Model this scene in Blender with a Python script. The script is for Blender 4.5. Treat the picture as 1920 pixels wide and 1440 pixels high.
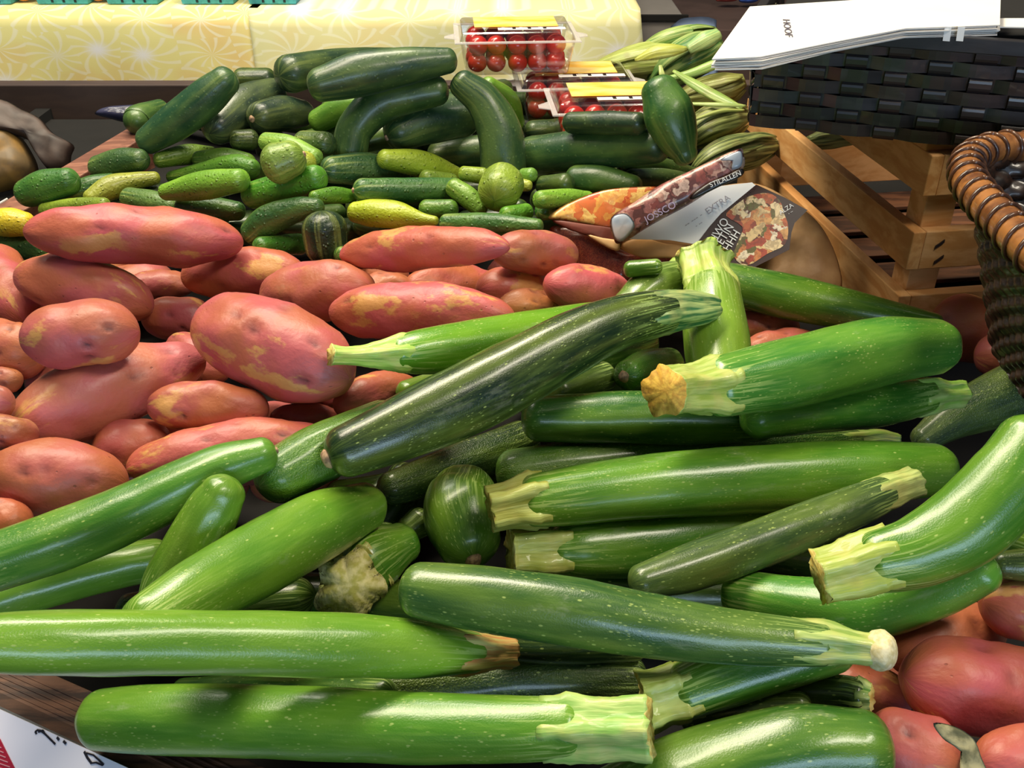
import bpy, math, random
import numpy as np
from mathutils import Vector, Matrix, noise

for o in list(bpy.data.objects): bpy.data.objects.remove(o)
scn = bpy.context.scene
COL = scn.collection
R_ = math.radians

# ---------------------------------------------------------------- camera
F = 1844.0; H = 0.40; PITCH = R_(32.0)
cam_d = bpy.data.cameras.new('camera'); cam = bpy.data.objects.new('camera', cam_d); COL.objects.link(cam)
cam.location = (0, 0, H); cam.rotation_euler = (math.pi/2 - PITCH, 0, 0)
cam_d.sensor_fit = 'HORIZONTAL'; cam_d.sensor_width = 36.0; cam_d.lens = 36.0*F/1920.0
cam_d.clip_start = 0.02
scn.camera = cam
# ---------------------------------------------------------------- light
scn.view_settings.view_transform = 'Standard'; scn.view_settings.look = 'None'
scn.view_settings.gamma = 1; scn.view_settings.use_curve_mapping = False
scn.view_settings.exposure = 0.36
w = bpy.data.worlds.new('world'); scn.world = w; w.use_nodes = True
w.node_tree.nodes['Background'].inputs[0].default_value = (0.80, 0.88, 1.0, 1)
w.node_tree.nodes['Background'].inputs[1].default_value = 0.06
def area(name, loc, target, size, sizey, power, color, spread=180):
    l = bpy.data.lights.new(name, 'AREA'); l.shape = 'RECTANGLE'; l.size = size; l.size_y = sizey
    l.energy = power; l.color = color; l.spread = R_(spread)
    o = bpy.data.objects.new(name, l); COL.objects.link(o); o.location = loc
    o.rotation_euler = (Vector(target)-Vector(loc)).to_track_quat('-Z', 'Y').to_euler()
    return o
area('ceiling_lamp_light', (-0.5, 1.25, 1.65), (0, 0.75, 0), 1.5, 0.36, 38, (1.0, 0.88, 0.66))
area('second_ceiling_lamp_light', (0.9, 0.15, 1.75), (0.15, 0.6, 0), 0.9, 0.2, 16, (1.0, 0.90, 0.74))
area('shop_window_light', (0.5, -1.9, 0.55), (0.1, 0.7, 0), 1.6, 0.5, 20, (0.55, 0.76, 1.0))
area('cloth_fill_light', (-0.7, 1.75, 1.5), (-0.6, 2.3, -0.1), 1.6, 0.4, 21, (1.0, 0.95, 0.80))  # added fill that brightens the back tablecloths, no lamp known there

# ---------------------------------------------------------------- pixel helpers
CAM = Vector((0, 0, H))
FW = Vector((0, math.cos(PITCH), -math.sin(PITCH))); DN = Vector((0, -math.sin(PITCH), -math.cos(PITCH)))
def ray(px, py): return Vector((1, 0, 0))*((px-960)/F) + DN*((py-720)/F) + FW
def at_z(px, py, z):
    d = ray(px, py); return CAM + d*((z-H)/d.z)
def at_y(px, py, Y):
    d = ray(px, py); return CAM + d*(Y/d.y)
def on_plane(px, py, P0, n, off=0.0):
    d = ray(px, py); n = n.normalized(); return CAM + d*(((P0-CAM).dot(n)+off)/d.dot(n))
def depth(P): return (P-CAM).dot(FW)

# ---------------------------------------------------------------- materials
def lin(h):
    h = h.lstrip('#'); c = [int(h[i:i+2], 16)/255 for i in (0, 2, 4)]
    return tuple([(x/12.92 if x <= .04045 else ((x+.055)/1.055)**2.4) for x in c]+[1.0])
MATS = {}
class NT:
    def __init__(s, name):
        s.m = bpy.data.materials.new(name); s.m.use_nodes = True; s.t = s.m.node_tree
        s.b = s.t.nodes['Principled BSDF']; s.out = s.t.nodes['Material Output']
    def n(s, typ, ins=None, **kw):
        nd = s.t.nodes.new(typ)
        for k, v in kw.items(): setattr(nd, k, v)
        for k, v in (ins or {}).items(): s.set(nd, k, v)
        return nd
    def set(s, nd, k, v):
        if isinstance(v, bpy.types.NodeSocket): s.t.links.new(v, nd.inputs[k])
        else: nd.inputs[k].default_value = v
    def math(s, op, a, b=0.0, clamp=False):
        nd = s.n('ShaderNodeMath', operation=op, use_clamp=clamp); s.set(nd, 0, a); s.set(nd, 1, b); return nd.outputs[0]
    def mix(s, f, a, b, mode='MIX'):
        nd = s.n('ShaderNodeMix', data_type='RGBA', blend_type=mode); s.set(nd, 0, f); s.set(nd, 6, a); s.set(nd, 7, b); return nd.outputs[2]
    def ramp(s, f, p0, p1, v0=0.0, v1=1.0):
        nd = s.n('ShaderNodeMapRange', {0: f, 1: p0, 2: p1, 3: v0, 4: v1}); nd.interpolation_type = 'SMOOTHSTEP'; return nd.outputs[0]
    def attr(s, name, out='Fac'): return s.n('ShaderNodeAttribute', attribute_name=name).outputs[out]
    def vscale(s, v, sc):
        nd = s.n('ShaderNodeVectorMath', operation='MULTIPLY'); s.set(nd, 0, v); nd.inputs[1].default_value = sc; return nd.outputs[0]
    def vadd(s, v, a):
        nd = s.n('ShaderNodeVectorMath', operation='ADD'); s.set(nd, 0, v); s.set(nd, 1, a); return nd.outputs[0]
    def noise(s, v, sc, det=3, rough=.5, out=0):
        return s.n('ShaderNodeTexNoise', {'Vector': v, 'Scale': sc, 'Detail': det, 'Roughness': rough}).outputs[out]
    def voro(s, v, sc, out=0, feature='F1'):
        return s.n('ShaderNodeTexVoronoi', {'Vector': v, 'Scale': sc}, feature=feature).outputs[out]
    def bump(s, h, st, dist):
        nd = s.n('ShaderNodeBump', {'Height': h, 'Strength': st, 'Distance': dist}); s.t.links.new(nd.outputs[0], s.b.inputs['Normal'])
    def fin(s, color=None, rough=.5, coat=0, spec=.5, **kw):
        if color is not None: s.set(s.b, 'Base Color', color)
        s.set(s.b, 'Roughness', rough); s.set(s.b, 'Coat Weight', coat); s.set(s.b, 'Specular IOR Level', spec)
        for k, v in kw.items(): s.set(s.b, k.replace('_', ' '), v)
        return s.m
def rnd_off(t):
    oi = t.n('ShaderNodeObjectInfo')
    cmb = t.n('ShaderNodeCombineXYZ', {0: t.math('MULTIPLY', oi.outputs['Random'], 17.0), 1: t.math('MULTIPLY', oi.outputs['Random'], 31.0), 2: 0.0})
    return oi, cmb.outputs[0]

def mat_zucchini(dusty=False):
    t = NT('dusty_zucchini_skin' if dusty else 'zucchini_skin'); oi, off = rnd_off(t)
    pc = t.attr('pc', 'Vector'); ds = t.attr('ds')
    p = t.vadd(pc, off)
    base = oi.outputs['Color']
    big = t.noise(t.vscale(p, (1, 1, .35)), 38, 3)
    col = t.mix(t.ramp(big, .35, .7), t.mix(.30, base, (0.01, 0.03, 0.006, 1)), t.mix(.30, base, (.28, .38, .03, 1)))
    fine = t.noise(t.vscale(p, (1, 1, .12)), 420, 3)
    col = t.mix(t.ramp(fine, .40, .75, 0, .30), col, t.mix(.5, base, (.35, .5, .10, 1)))
    # pale freckles, two sizes
    v1 = t.voro(t.vscale(p, (1, 1, .5)), 260); wv = t.noise(p, 60, 1)
    sp = t.math('MULTIPLY', t.ramp(v1, .09, .20, 1, 0), t.ramp(wv, .44, .56))
    v2 = t.voro(t.vscale(p, (1, 1, .4)), 520); sp2 = t.math('MULTIPLY', t.ramp(v2, .12, .26, .8, 0), t.ramp(t.noise(p, 35, 1), .45, .6))
    col = t.mix(t.math('MULTIPLY', t.math('MAXIMUM', sp, sp2), .62), col, (.50, .62, .18, 1))
    # streaks running down from the stem
    st = t.noise(t.vscale(p, (1, 1, .055)), 560, 2)
    msk = t.ramp(ds, 0.3, 2.6, 1, 0)
    col = t.mix(t.math('MULTIPLY', t.ramp(st, .52, .60, 0, .75), msk), col, (.42, .58, .16, 1))
    # dull scuffs
    sc = t.ramp(t.noise(t.vscale(p, (1, 1, .4)), 55, 5, .7), .60, .72, 0, 1)
    col = t.mix(t.math('MULTIPLY', sc, .16), col, (.45, .47, .33, 1))
    rough = t.math('ADD', t.math('MULTIPLY', sc, .22), .30)
    lump = t.noise(t.vscale(p, (1, 1, .3)), 90, 3)
    t.bump(t.math('ADD', t.math('ADD', t.math('MULTIPLY', fine, .5), t.math('MULTIPLY', lump, 2.2)), t.noise(p, 900, 2)), .9 if dusty else .22, .0010 if dusty else .0007)
    return t.fin(col, rough, .42, .45, Coat_Roughness=.18)
def mat_cucumber(big_=False):
    t = NT('smooth_cucumber_skin' if big_ else 'cucumber_skin'); oi, off = rnd_off(t)
    p = t.vadd(t.attr('pc', 'Vector'), off); db = t.attr('db')
    base = oi.outputs['Color']
    big = t.noise(t.vscale(p, (1, 1, .5)), 45, 4)
    col = t.mix(t.ramp(big, .35, .7), t.mix(.35, base, (.01, .03, .008, 1)), t.mix(.16, base, (.35, .45, .06, 1)))
    st = t.noise(t.vscale(p, (1, 1, .05)), 170, 2)
    m = t.ramp(db, .2, 3.2, 1, .12)
    col = t.mix(t.math('MULTIPLY', t.ramp(st, .50, .66, 0, .22 if big_ else .55), m), col, t.mix(.55, base, (.62, .70, .16, 1)))
    v = t.voro(p, 150); wart = t.ramp(v, .05, .28, 1, 0)
    col = t.mix(t.math('MULTIPLY', wart, .22), col, (.20, .30, .08, 1))
    t.bump(t.math('ADD', wart, t.math('MULTIPLY', t.noise(p, 300, 3), .9)), .25 if big_ else .9, .0013)
    return t.fin(col, .42, .25, .45, Coat_Roughness=.2)
def mat_potato():
    t = NT('red_potato_skin'); oi, off = rnd_off(t)
    p = t.vadd(t.attr('pc', 'Vector'), off); eye = t.attr('eye')
    base = oi.outputs['Color']
    big = t.noise(p, 22, 3)
    col = t.mix(t.ramp(big, .36, .66), t.mix(.50, base, (.46, .17, .055, 1)), t.mix(.32, base, (.62, .17, .22, 1)))
    patch = t.math('MULTIPLY', t.ramp(t.noise(t.vscale(p, (1, 1, .6)), 34, 5, .62), .56, .63), t.ramp(t.noise(p, 11, 1), .44, .56))
    col = t.mix(t.math('MULTIPLY', patch, .72), col, (.66, .38, .10, 1))
    brown = t.ramp(t.noise(t.vadd(p, (3.3, 1, 2)), 26, 5, .65), .62, .74, 0, .42)
    col = t.mix(brown, col, (.24, .12, .05, 1))
    dots = t.math('MULTIPLY', t.ramp(t.voro(p, 110), .07, .14, 1, 0), t.ramp(t.noise(p, 40, 1), .5, .6))
    col = t.mix(t.math('MULTIPLY', dots, .55), col, (.16, .045, .03, 1))
    col = t.mix(t.math('MULTIPLY', eye, .8), col, (.10, .025, .03, 1))
    t.bump(t.math('ADD', t.noise(p, 260, 4), t.math('MULTIPLY', dots, -1.0)), .4, .0011)
    return t.fin(col, .47, .10, .45, Coat_Roughness=.3)
def mat_simple(name, hexc, rough=.5, var=.15, scale=60, bump=.2, coat=0, hex2=None, stretch=(1, 1, 1), dist=.001):
    t = NT(name); tc = t.n('ShaderNodeTexCoord').outputs['Object']
    n = t.noise(t.vscale(tc, stretch), scale, 4)
    c = lin(hexc); c2 = lin(hex2) if hex2 else tuple([x*(1-var*2) for x in c[:3]]+[1])
    col = t.mix(t.ramp(n, .35, .65), c, c2)
    if bump: t.bump(n, bump, dist)
    return t.fin(col, rough, coat)
def mat_stem():
    t = NT('zucchini_stem_skin'); oi, off = rnd_off(t); p = t.vadd(t.attr('pc', 'Vector'), off)
    st = t.noise(t.vscale(p, (1, 1, .12)), 260, 3)
    big = t.noise(p, 60, 3)
    col = t.mix(t.ramp(st, .40, .62), oi.outputs['Color'], t.mix(.60, oi.outputs['Color'], (.62, .72, .24, 1)))
    col = t.mix(t.ramp(big, .45, .7, 0, .4), col, (.60, .52, .16, 1))
    t.bump(st, .6, .002)
    return t.fin(col, .5, .15)
def mat_wood(name, h1, h2, rough=.55, scale=14, axis=0, knots=True):
    t = NT(name); tc = t.n('ShaderNodeTexCoord').outputs['Object']
    s = [6, 6, 6]; s[axis] = .55
    oi = t.n('ShaderNodeObjectInfo'); v = t.vadd(tc, t.n('ShaderNodeCombineXYZ', {0: t.math('MULTIPLY', oi.outputs['Random'], 9.0)}).outputs[0])
    d = t.noise(v, 9, 2, out=1)
    v2 = t.vadd(t.vscale(v, tuple(s)), t.vscale(d, (.25, .25, .25)))
    g = t.noise(v2, scale, 5, .6)
    col = t.mix(t.ramp(g, .38, .62), lin(h1), lin(h2))
    if knots:
        k = t.ramp(t.voro(v, 11), .05, .14, .75, 0)
        col = t.mix(k, col, lin('6a3a18'))
    t.bump(g, .25, .001)
    return t.fin(col, rough)
MZ = mat_zucchini(); MZD = mat_zucchini(True); MC = mat_cucumber(); MCB = mat_cucumber(True); MP = mat_potato(); MS = mat_stem()
MSCAR = mat_simple('dry_scar', 'c7a07c', .8, .3, 300, .5)
MCUT = mat_simple('cut_stem_face', 'ddd27c', .7, .25, 300, .6, hex2='c4a84e')
MPALE = mat_simple('pale_ragged_cut', 'f0e6a4', .7, .2, 200, .8, hex2='c6c060')
MYEL = mat_simple('yellow_cut_face', 'e2b84a', .7, .25, 300, .6, hex2='c8983a')
MCREAM = mat_simple('creamy_stem_end', 'eee3b8', .7, .1, 300, .4, hex2='d3c48c')
MORANGE = mat_simple('dried_orange_stem_end', 'd98a4c', .8, .3, 220, .6, hex2='5a3018')
MDARKW = mat_wood('crate_shade_wood', '3a2419', '6d4730', .6, 10, 0, False)  # darkened wood colour, stands for shade inside the pine crate
MDARK = mat_simple('dark_bin_board', '0c0907', .95, .2, 30, .2)
MREDW = mat_wood('reddish_brown_wood', '6b4030', '9a6650', .6, 12, 0, False)

# ---------------------------------------------------------------- mesh helpers
def link(o, parent=None):
    COL.objects.link(o)
    if parent is not None:
        o.parent = parent
        o.location = o.location - parent.location if parent.type == 'EMPTY' else o.location
    return o
def tag(o, label=None, cat=None, group=None, kind=None):
    if label: o['label'] = label
    if cat: o['category'] = cat
    if group: o['group'] = group
    if kind: o['kind'] = kind
    return o
def mesh_obj(name, verts, faces, mat, parent=None, smooth=True, attrs=None, origin=None, color=None, mats=None, midx=None):
    vs = [Vector(v) for v in verts]
    if origin is None:
        origin = sum(vs, Vector())/len(vs)
    me = bpy.data.meshes.new(name)
    me.from_pydata([tuple(v-origin) for v in vs], [], faces)
    if mats:
        for m in mats: me.materials.append(m)
    else: me.materials.append(mat)
    me.polygons.foreach_set('use_smooth', [smooth]*len(me.polygons))
    if midx: me.polygons.foreach_set('material_index', midx)
    for k, (typ, data) in (attrs or {}).items():
        a = me.attributes.new(k, typ, 'POINT')
        a.data.foreach_set('vector' if typ == 'FLOAT_VECTOR' else 'value', np.asarray(data, dtype=np.float32).ravel())
    me.update()
    o = bpy.data.objects.new(name, me); o.location = origin
    if color is not None: o.color = color
    link(o, parent)
    return o
def empty(name, loc):
    o = bpy.data.objects.new(name, None); o.location = loc; o.empty_display_size = .02; COL.objects.link(o); return o
class MB:
    """collects boxes, tubes and slabs into one mesh"""
    def __init__(s): s.v = []; s.f = []
    def add(s, vs, fs):
        b = len(s.v); s.v += [Vector(v) for v in vs]; s.f += [tuple(i+b for i in f) for f in fs]
    def hexa(s, c8):  # bottom 4 ccw, top 4 ccw
        s.add(c8, [(3, 2, 1, 0), (4, 5, 6, 7), (0, 1, 5, 4), (1, 2, 6, 5), (2, 3, 7, 6), (3, 0, 4, 7)])
    def box(s, c, ax, ay, az):
        c, ax, ay, az = map(Vector, (c, ax, ay, az))
        s.hexa([c-ax-ay-az, c+ax-ay-az, c+ax+ay-az, c-ax+ay-az, c-ax-ay+az, c+ax-ay+az, c+ax+ay+az, c-ax+ay+az])
    def plate(s, pts, n, th):
        n = n.normalized(); k = len(pts); b = [p-n*th for p in pts]
        s.add(list(pts)+b, [tuple(range(k)), tuple(range(2*k-1, k-1, -1))]+[(i, k+i, k+(i+1) % k, (i+1) % k) for i in range(k)])
    def tube(s, pts, rad, nr=8, mod=None):
        vs, fs, _ = sweep(pts, [rad]*len(pts) if not hasattr(rad, '__len__') else rad, nr); s.add(vs, fs)
    def build(s, name, mat, parent=None, smooth=False, bevel=0, **kw):
        o = mesh_obj(name, s.v, s.f, mat, parent, smooth, **kw)
        if bevel:
            m = o.modifiers.new('bevel', 'BEVEL'); m.width = bevel; m.segments = 2; m.limit_method = 'ANGLE'
        return o
def catmull(pts, n):
    P = [np.array(p, float) for p in pts]
    if len(P) == 1: return np.array([P[0]]*n)
    P = [2*P[0]-P[1]]+P+[2*P[-1]-P[-2]]; out = []
    segs = len(P)-3
    for i in range(n):
        u = i/(n-1)*segs; k = min(int(u), segs-1); t = u-k
        a, b, c, d = P[k:k+4]
        out.append(.5*((2*b)+(-a+c)*t+(2*a-5*b+4*c-d)*t*t+(-a+3*b-3*c+d)*t**3))
    return np.array(out)
def frames(pts):
    n = len(pts); T = []
    for i in range(n):
        d = pts[min(i+1, n-1)]-pts[max(i-1, 0)]
        T.append(d.normalized() if d.length > 1e-9 else (T[-1] if T else Vector((1, 0, 0))))
    up = Vector((0, 0, 1)) if abs(T[0].z) < .9 else Vector((0, -1, 0))
    N = [(up-T[0]*up.dot(T[0])).normalized()]
    for i in range(1, n):
        v = N[-1]-T[i]*N[-1].dot(T[i]); N.append(v.normalized() if v.length > 1e-6 else N[-1])
    return T, N, [T[i].cross(N[i]) for i in range(n)]
def sweep(pts, radii, nr=24, shape=None):
    pts = [Vector(p) for p in pts]; T, N, B = frames(pts); n = len(pts)
    vs = []; fs = []; info = []
    s = 0; rm = max(radii)
    for i in range(n):
        if i: s += (pts[i]-pts[i-1]).length
        for j in range(nr):
            th = 2*math.pi*j/nr
            r = radii[i]*(shape(i, th, s) if shape else 1)
            vs.append(pts[i]+(N[i]*math.cos(th)+B[i]*math.sin(th))*r)
            info.append((math.cos(th)*rm, math.sin(th)*rm, s))
    for i in range(n-1):
        for j in range(nr):
            a = i*nr+j; b = i*nr+(j+1) % nr
            fs.append((a, b, b+nr, a+nr))
    for i, rev in ((0, True), (n-1, False)):
        c = len(vs); vs.append(pts[i]); info.append((0, 0, info[i*nr][2]))
        for j in range(nr):
            a = i*nr+j; b = i*nr+(j+1) % nr
            fs.append((b, a, c) if rev else (a, b, c))
    return vs, fs, info
def capped(pts, rad, cap0, cap1, k=7):
    """adds rounded ends: cap length = factor * end radius (0: open)"""
    pts = [Vector(p) for p in pts]; rad = list(rad)
    def ext(p, q, r, c):
        d = (p-q); d = d.normalized() if d.length > 1e-9 else Vector((0, -1, 0)); L = c*r; o = []
        for i in range(1, k+1):
            a = math.pi/2*i/k; o.append((p+d*L*math.sin(a), max(r*math.cos(a)**.85 if i < k else r*.02, r*.02)))
        return o
    A = ext(pts[0], pts[1], rad[0], cap0) if cap0 else []
    B = ext(pts[-1], pts[-2], rad[-1], cap1) if cap1 else []
    P = [x[0] for x in A[::-1]]+pts+[x[0] for x in B]; Rr = [x[1] for x in A[::-1]]+rad+[x[1] for x in B]
    return P, Rr

# ---------------------------------------------------------------- pile solver
def floor_z(Y):
    if Y < 1.0: return -0.09
    if Y < 1.28: return -0.09+(Y-1.0)/.28*.06
    return -0.03
PLC = np.zeros((0, 3)); PLR = np.zeros(0)
FWn = np.array(FW); CAMn = np.array(CAM)
def arcq(C):
    l = np.hypot(C[1:, 0]-C[:-1, 0], C[1:, 1]-C[:-1, 1]); c = np.concatenate([[0], np.cumsum(l)])
    return c/c[-1] if c[-1] > 1e-6 else np.linspace(0, 1, len(C))
def settle(sp, lift=0.0, kmax=.45, K=.94, low=0.0, register=True, amax=.72):
    """sp: array (n,3) of px,py,rpx. Rests a straight-in-depth chain on whatever lies beneath it; returns end depths"""
    global PLC, PLR
    n = len(sp); d = np.array([np.array(ray(a, b)) for a, b, c in sp]); dl = np.linalg.norm(d, axis=1); dn = d/dl[:, None]
    q = arcq(sp); D = (-0.04-H)/d[:, 2]; best = None
    L = float(np.sum(np.hypot(*(sp[1:, :2]-sp[:-1, :2]).T)))
    for it in range(5):
        r = sp[:, 2]*D/F
        fl = np.array([floor_z(y) for y in D*d[:, 1]])+r+lift-low
        ub = (fl-H)/d[:, 2]
        if len(PLC):
            v = PLC-CAMn; tp = v@dn.T; perp = np.linalg.norm(v[:, None, :]-tp[:, :, None]*dn[None], axis=2)
            S = (PLR[:, None]+r[None])*.98; hit = perp < S
            ub = np.minimum(ub, np.where(hit, tp-K*np.sqrt(np.maximum(S*S-perp*perp, 0)), 1e9).min(axis=0)/dl)
        dz = kmax*max(L*float(D.mean())/F, .02); best = None
        for s_ in np.linspace(-dz, dz, 25):
            lo_, hi_ = -.15, .34
            for _ in range(12):   # lowest z0 that keeps every depth under its bound
                z0_ = (lo_+hi_)/2; a = (z0_-H)/d[0, 2]; b = (z0_+s_-H)/d[-1, 2]
                if a > .05 and b > .05 and np.all(1/((1-q)/a+q/b) <= ub+1e-6): hi_ = z0_
                elif a <= .05 or b <= .05: hi_ = z0_
                else: lo_ = z0_
            z0_ = hi_; a = (z0_-H)/d[0, 2]; b = (z0_+s_-H)/d[-1, 2]
            if a <= .05 or b <= .05: continue
            dd = d[-1]*b-d[0]*a; al = abs(float(dd@dn[n//2]))/(np.linalg.norm(dd)+1e-9)
            c = z0_+s_/2+.08*abs(s_)+1.2*max(al-amax, 0)
            if best is None or c < best[0]: best = (c, a, b, z0_, s_)
        D = 1/((1-q)/best[1]+q/best[2])
    if register:
        PLC = np.vstack([PLC, CAMn+d*D[:, None]]); PLR = np.concatenate([PLR, sp[:, 2]*D/F])
    return best[1], best[2]
def chain(pts):
    P = np.array(pts, float)
    L = float(np.sum(np.hypot(*(P[1:, :2]-P[:-1, :2]).T))); rm = P[:, 2].mean()
    return catmull(pts, int(min(26, max(5, L/(.45*rm)))))
def at_d(a, b, D): return CAM + ray(a, b)*D
def lift3(pts, D0, D1, n):
    C = catmull(pts, n); q = arcq(C); out = []; rr = []
    for i, (a, b, r) in enumerate(C):
        D = 1/((1-q[i])/D0+q[i]/D1); out.append(at_d(a, b, D)); rr.append(max(r, 1)*D/F)
    return out, rr
HTS = []
def wob(seed, amp, sc):
    o = Vector((seed*3.17, seed*1.31, seed*.7))
    def f(c, s): return 1+amp*noise.noise(Vector((c.x, c.y, c.z))*sc+o)
    return f
SEED = [0]
def long_fruit(kind, label, pts, color, stem=None, scar=False, group=None, lift=0, kmax=.45, low=0, cat=None, cap1=.8, cap0=.8, stemcol='7fa644', cut=None, amp=1.0, facets=5, quality=1, K=.94, scarmat=None, name=None, zfix=None, flare=1.0, amax=.72, toward=0.0, ball=0):
    """pts run blossom end -> stem end in (px, py, radius px)"""
    SEED[0] += 1; sd = SEED[0]; rg = random.Random(sd)
    full = list(pts)+(list(stem[1:]) if stem else [])
    sp = chain(full)
    z0, z1 = settle(sp, lift, kmax, K, low, amax=amax)
    P, rr = lift3(full, z0, z1, 60)
    HTS.append((round(max(p.z for p in P), 3), label[:40]))
    nb = 60
    if stem and toward:
        q0 = int(round(60*(len(pts)-1.3)/(len(full)-1)))
        for q in range(q0, 60):
            u = (q-q0)/(59-q0); k = 1-toward*u*u/(P[q]-CAM).length; P[q] = CAM+(P[q]-CAM)*k; rr[q] *= k
    if stem:   # split where the stem begins
        nb = int(round(60*(len(pts)-1)/(len(full)-1)))
    bp, br = P[:nb], rr[:nb]
    bp, br = capped(bp, br, cap0, 0.55 if stem else cap1)
    nr = 28 if quality else 16
    ph = rg.uniform(0, 6.28); o = Vector((sd*3.17, sd*1.31, sd*.7)); rm = max(br)
    fa = .022*amp if kind == 'zucchini' else .008
    def shape(i, th, s):
        q = Vector((math.cos(th), math.sin(th), s/rm*.55))
        return (1+fa*math.cos(facets*th+ph)+.012*math.cos(2*th+ph*2)+.035*amp*noise.noise(q*1.1+o)+.012*noise.noise(q*3+o))
    vs, fs, info = sweep(bp, br, nr, shape)
    tot = max(i[2] for i in info)
    at = {'pc': ('FLOAT_VECTOR', info), 'ds': ('FLOAT', [(tot-i[2])/rm for i in info]), 'db': ('FLOAT', [i[2]/rm for i in info])}
    c = sum(bp, Vector())/len(bp); c = Vector((c.x, c.y, min(p.z for p in bp)-rm*.9))
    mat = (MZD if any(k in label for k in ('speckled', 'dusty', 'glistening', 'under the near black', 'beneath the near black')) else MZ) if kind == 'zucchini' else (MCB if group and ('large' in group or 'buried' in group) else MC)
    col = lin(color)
    if mat is MCB: col = tuple([c*.72 for c in col[:3]]+[1])  # skin colour darkened for less light on the back heap and buried layer
    nm = name or kind
    if not stem and not scar:
        ob = mesh_obj(nm, vs, fs, mat, attrs=at, color=col)
        tag(ob, label, cat or kind, group); return ob
    root = empty(nm, c); tag(root, label, cat or kind, group)
    mesh_obj('body', vs, fs, mat, root, attrs=at, color=col)
    if stem:
        k0 = max(nb-5, 0); sp_, sr_ = P[k0:], list(rr[k0:]); m = len(sp_)
        base = sr_[0]*.90
        for i in range(m):
            u = i/(m-1)
            if u < .18: sr_[i] = min(sr_[i], base)
            if i == m-1: sr_[i] *= flare
        def sshape(i, th, s):
            u = i/(m-1); l = .16+.05*math.sin(ph)
            q = Vector((math.cos(th)*2, math.sin(th)*2, s/rm*1.5))
            return 1+l*math.cos(5*th+ph)*(1-.35*u)+.10*noise.noise(q+o)+.05*noise.noise(q*3+o)
        v2, f2, in2 = sweep(sp_, sr_, 40, sshape)
        # recessed ragged cut face
        T = (sp_[-1]-sp_[-2]).normalized(); v2[-1] = v2[-1]-T*sr_[-1]*.10
        for j in range(40):
            v2[(m-1)*40+j] = v2[(m-1)*40+j]+T*sr_[-1]*.22*noise.noise(Vector((j*.45, sd, 0)))
        mi = [0]*len(f2)
        for q in range(len(f2)-40, len(f2)): mi[q] = 1
        mesh_obj('stem', v2, f2, None, root, attrs={'pc': ('FLOAT_VECTOR', in2)}, color=lin(stemcol), mats=[MS, cut or MCUT], midx=mi)
    if ball:
        T = (P[-1]-P[-4]).normalized(); r = rr[-1]*ball; q0 = P[-1]-T*r*.3; aa = np.linspace(.05, 3.09, 14)
        sv, sf, si = sweep([q0-T*math.cos(a)*r*.8 for a in aa], [math.sin(a)*r for a in aa], 24, lambda i, th, s: 1+.22*noise.noise(Vector((math.cos(th)*2, math.sin(th)*2, i*.5+sd))))
        mesh_obj('cut_stem_end', sv, sf, MCREAM, root)
    if scar:
        T = (bp[0]-bp[3]).normalized(); r = rm*(.16 if scar is True else scar)
        q0 = bp[0]-T*r*.5
        sv, sf, si = sweep([q0, q0+T*r*.5, q0+T*r*.9, q0+T*r*1.0], [r*.9, r*1.0, r*.75, r*.25], 14, lambda i, th, s: 1+.25*noise.noise(Vector((math.cos(th)*1.5, math.sin(th)*1.5, i*.8+sd))))
        mesh_obj('blossom_scar', sv, sf, scarmat or MSCAR, root)
    return root
def potato(label, cx, cy, rx, ry, ang=0, bend=0, color='b4523f', group=None, lift=0, low=0, eyes=5, K=.94, taper=0, kmax=.4, cat='potato', name='potato', mat=None, eyepos=None):
    """ang in image degrees, clockwise positive (right end lower)"""
    SEED[0] += 1; sd = SEED[0]; rg = random.Random(sd*7+1)
    ca, sa = math.cos(R_(ang)), math.sin(R_(ang))
    def pt(x):
        u = x*rx; v = -bend*ry*(1-x*x)+bend*ry*.5
        return cx+u*ca-v*sa, cy+u*sa+v*ca
    def rad(x): return ry*max(1-abs(x)**2.6, 0)**.5*(1+taper*x)
    xs = np.linspace(-.86, .86, max(5, int(rx/ry*5)))
    sp = np.array([(*pt(x), rad(x)) for x in xs])
    z0, z1 = settle(sp, lift, kmax, K, low, amax=.6)
    n = 44; P = []; rr = []
    for i in range(n):
        x = -math.cos(math.pi*i/(n-1))*.999; a, b = pt(x); u = (x+.86)/1.72
        p = at_d(a, b, 1/((1-u)/z0+u/z1)); P.append(p); rr.append(max(rad(x), ry*.02)*depth(p)/F)
    rm = max(rr); o = Vector((sd*2.3, sd*.9, sd*1.7)); tot = (P[-1]-P[0]).length
    ey = [(rg.uniform(.12, .88)*tot, rg.uniform(-2.2, 2.2)) for _ in range(eyes)]
    if eyepos: ey = [(a*tot, b) for a, b in eyepos]+ey[:2]
    E = []
    def shape(i, th, s):
        q = Vector((math.cos(th), math.sin(th), s/rm*.8))
        e = 0
        for es, et in ey:
            dth = (th-et+math.pi) % (2*math.pi)-math.pi
            a = (s-es)/(rm*.15); b = dth*rr[i]/(rm*.08)
            e += math.exp(-(a*a+b*b))
        E.append(min(e, 1))
        return 1+.13*noise.noise(q*1.15+o)+.045*noise.noise(q*2.6+o)+.012*noise.noise(q*6+o)-.15*min(e, 1)
    vs, fs, info = sweep(P, rr, 40, shape)
    E += [0, 0]
    ob = mesh_obj(name, vs, fs, mat or MP, attrs={'pc': ('FLOAT_VECTOR', info), 'eye': ('FLOAT', E)}, color=lin(color))
    return tag(ob, label, cat, group)

# ================================================================ SETTING
def plank(name, px_pts, z, th, mat, label=None, cat=None, kind=None):
    m = MB(); m.plate([at_z(a, b, z) for a, b in px_pts][::-1], Vector((0, 0, 1)), th)
    o = m.build(name, mat, bevel=.0015); tag(o, label, cat, kind=kind); return o
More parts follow.
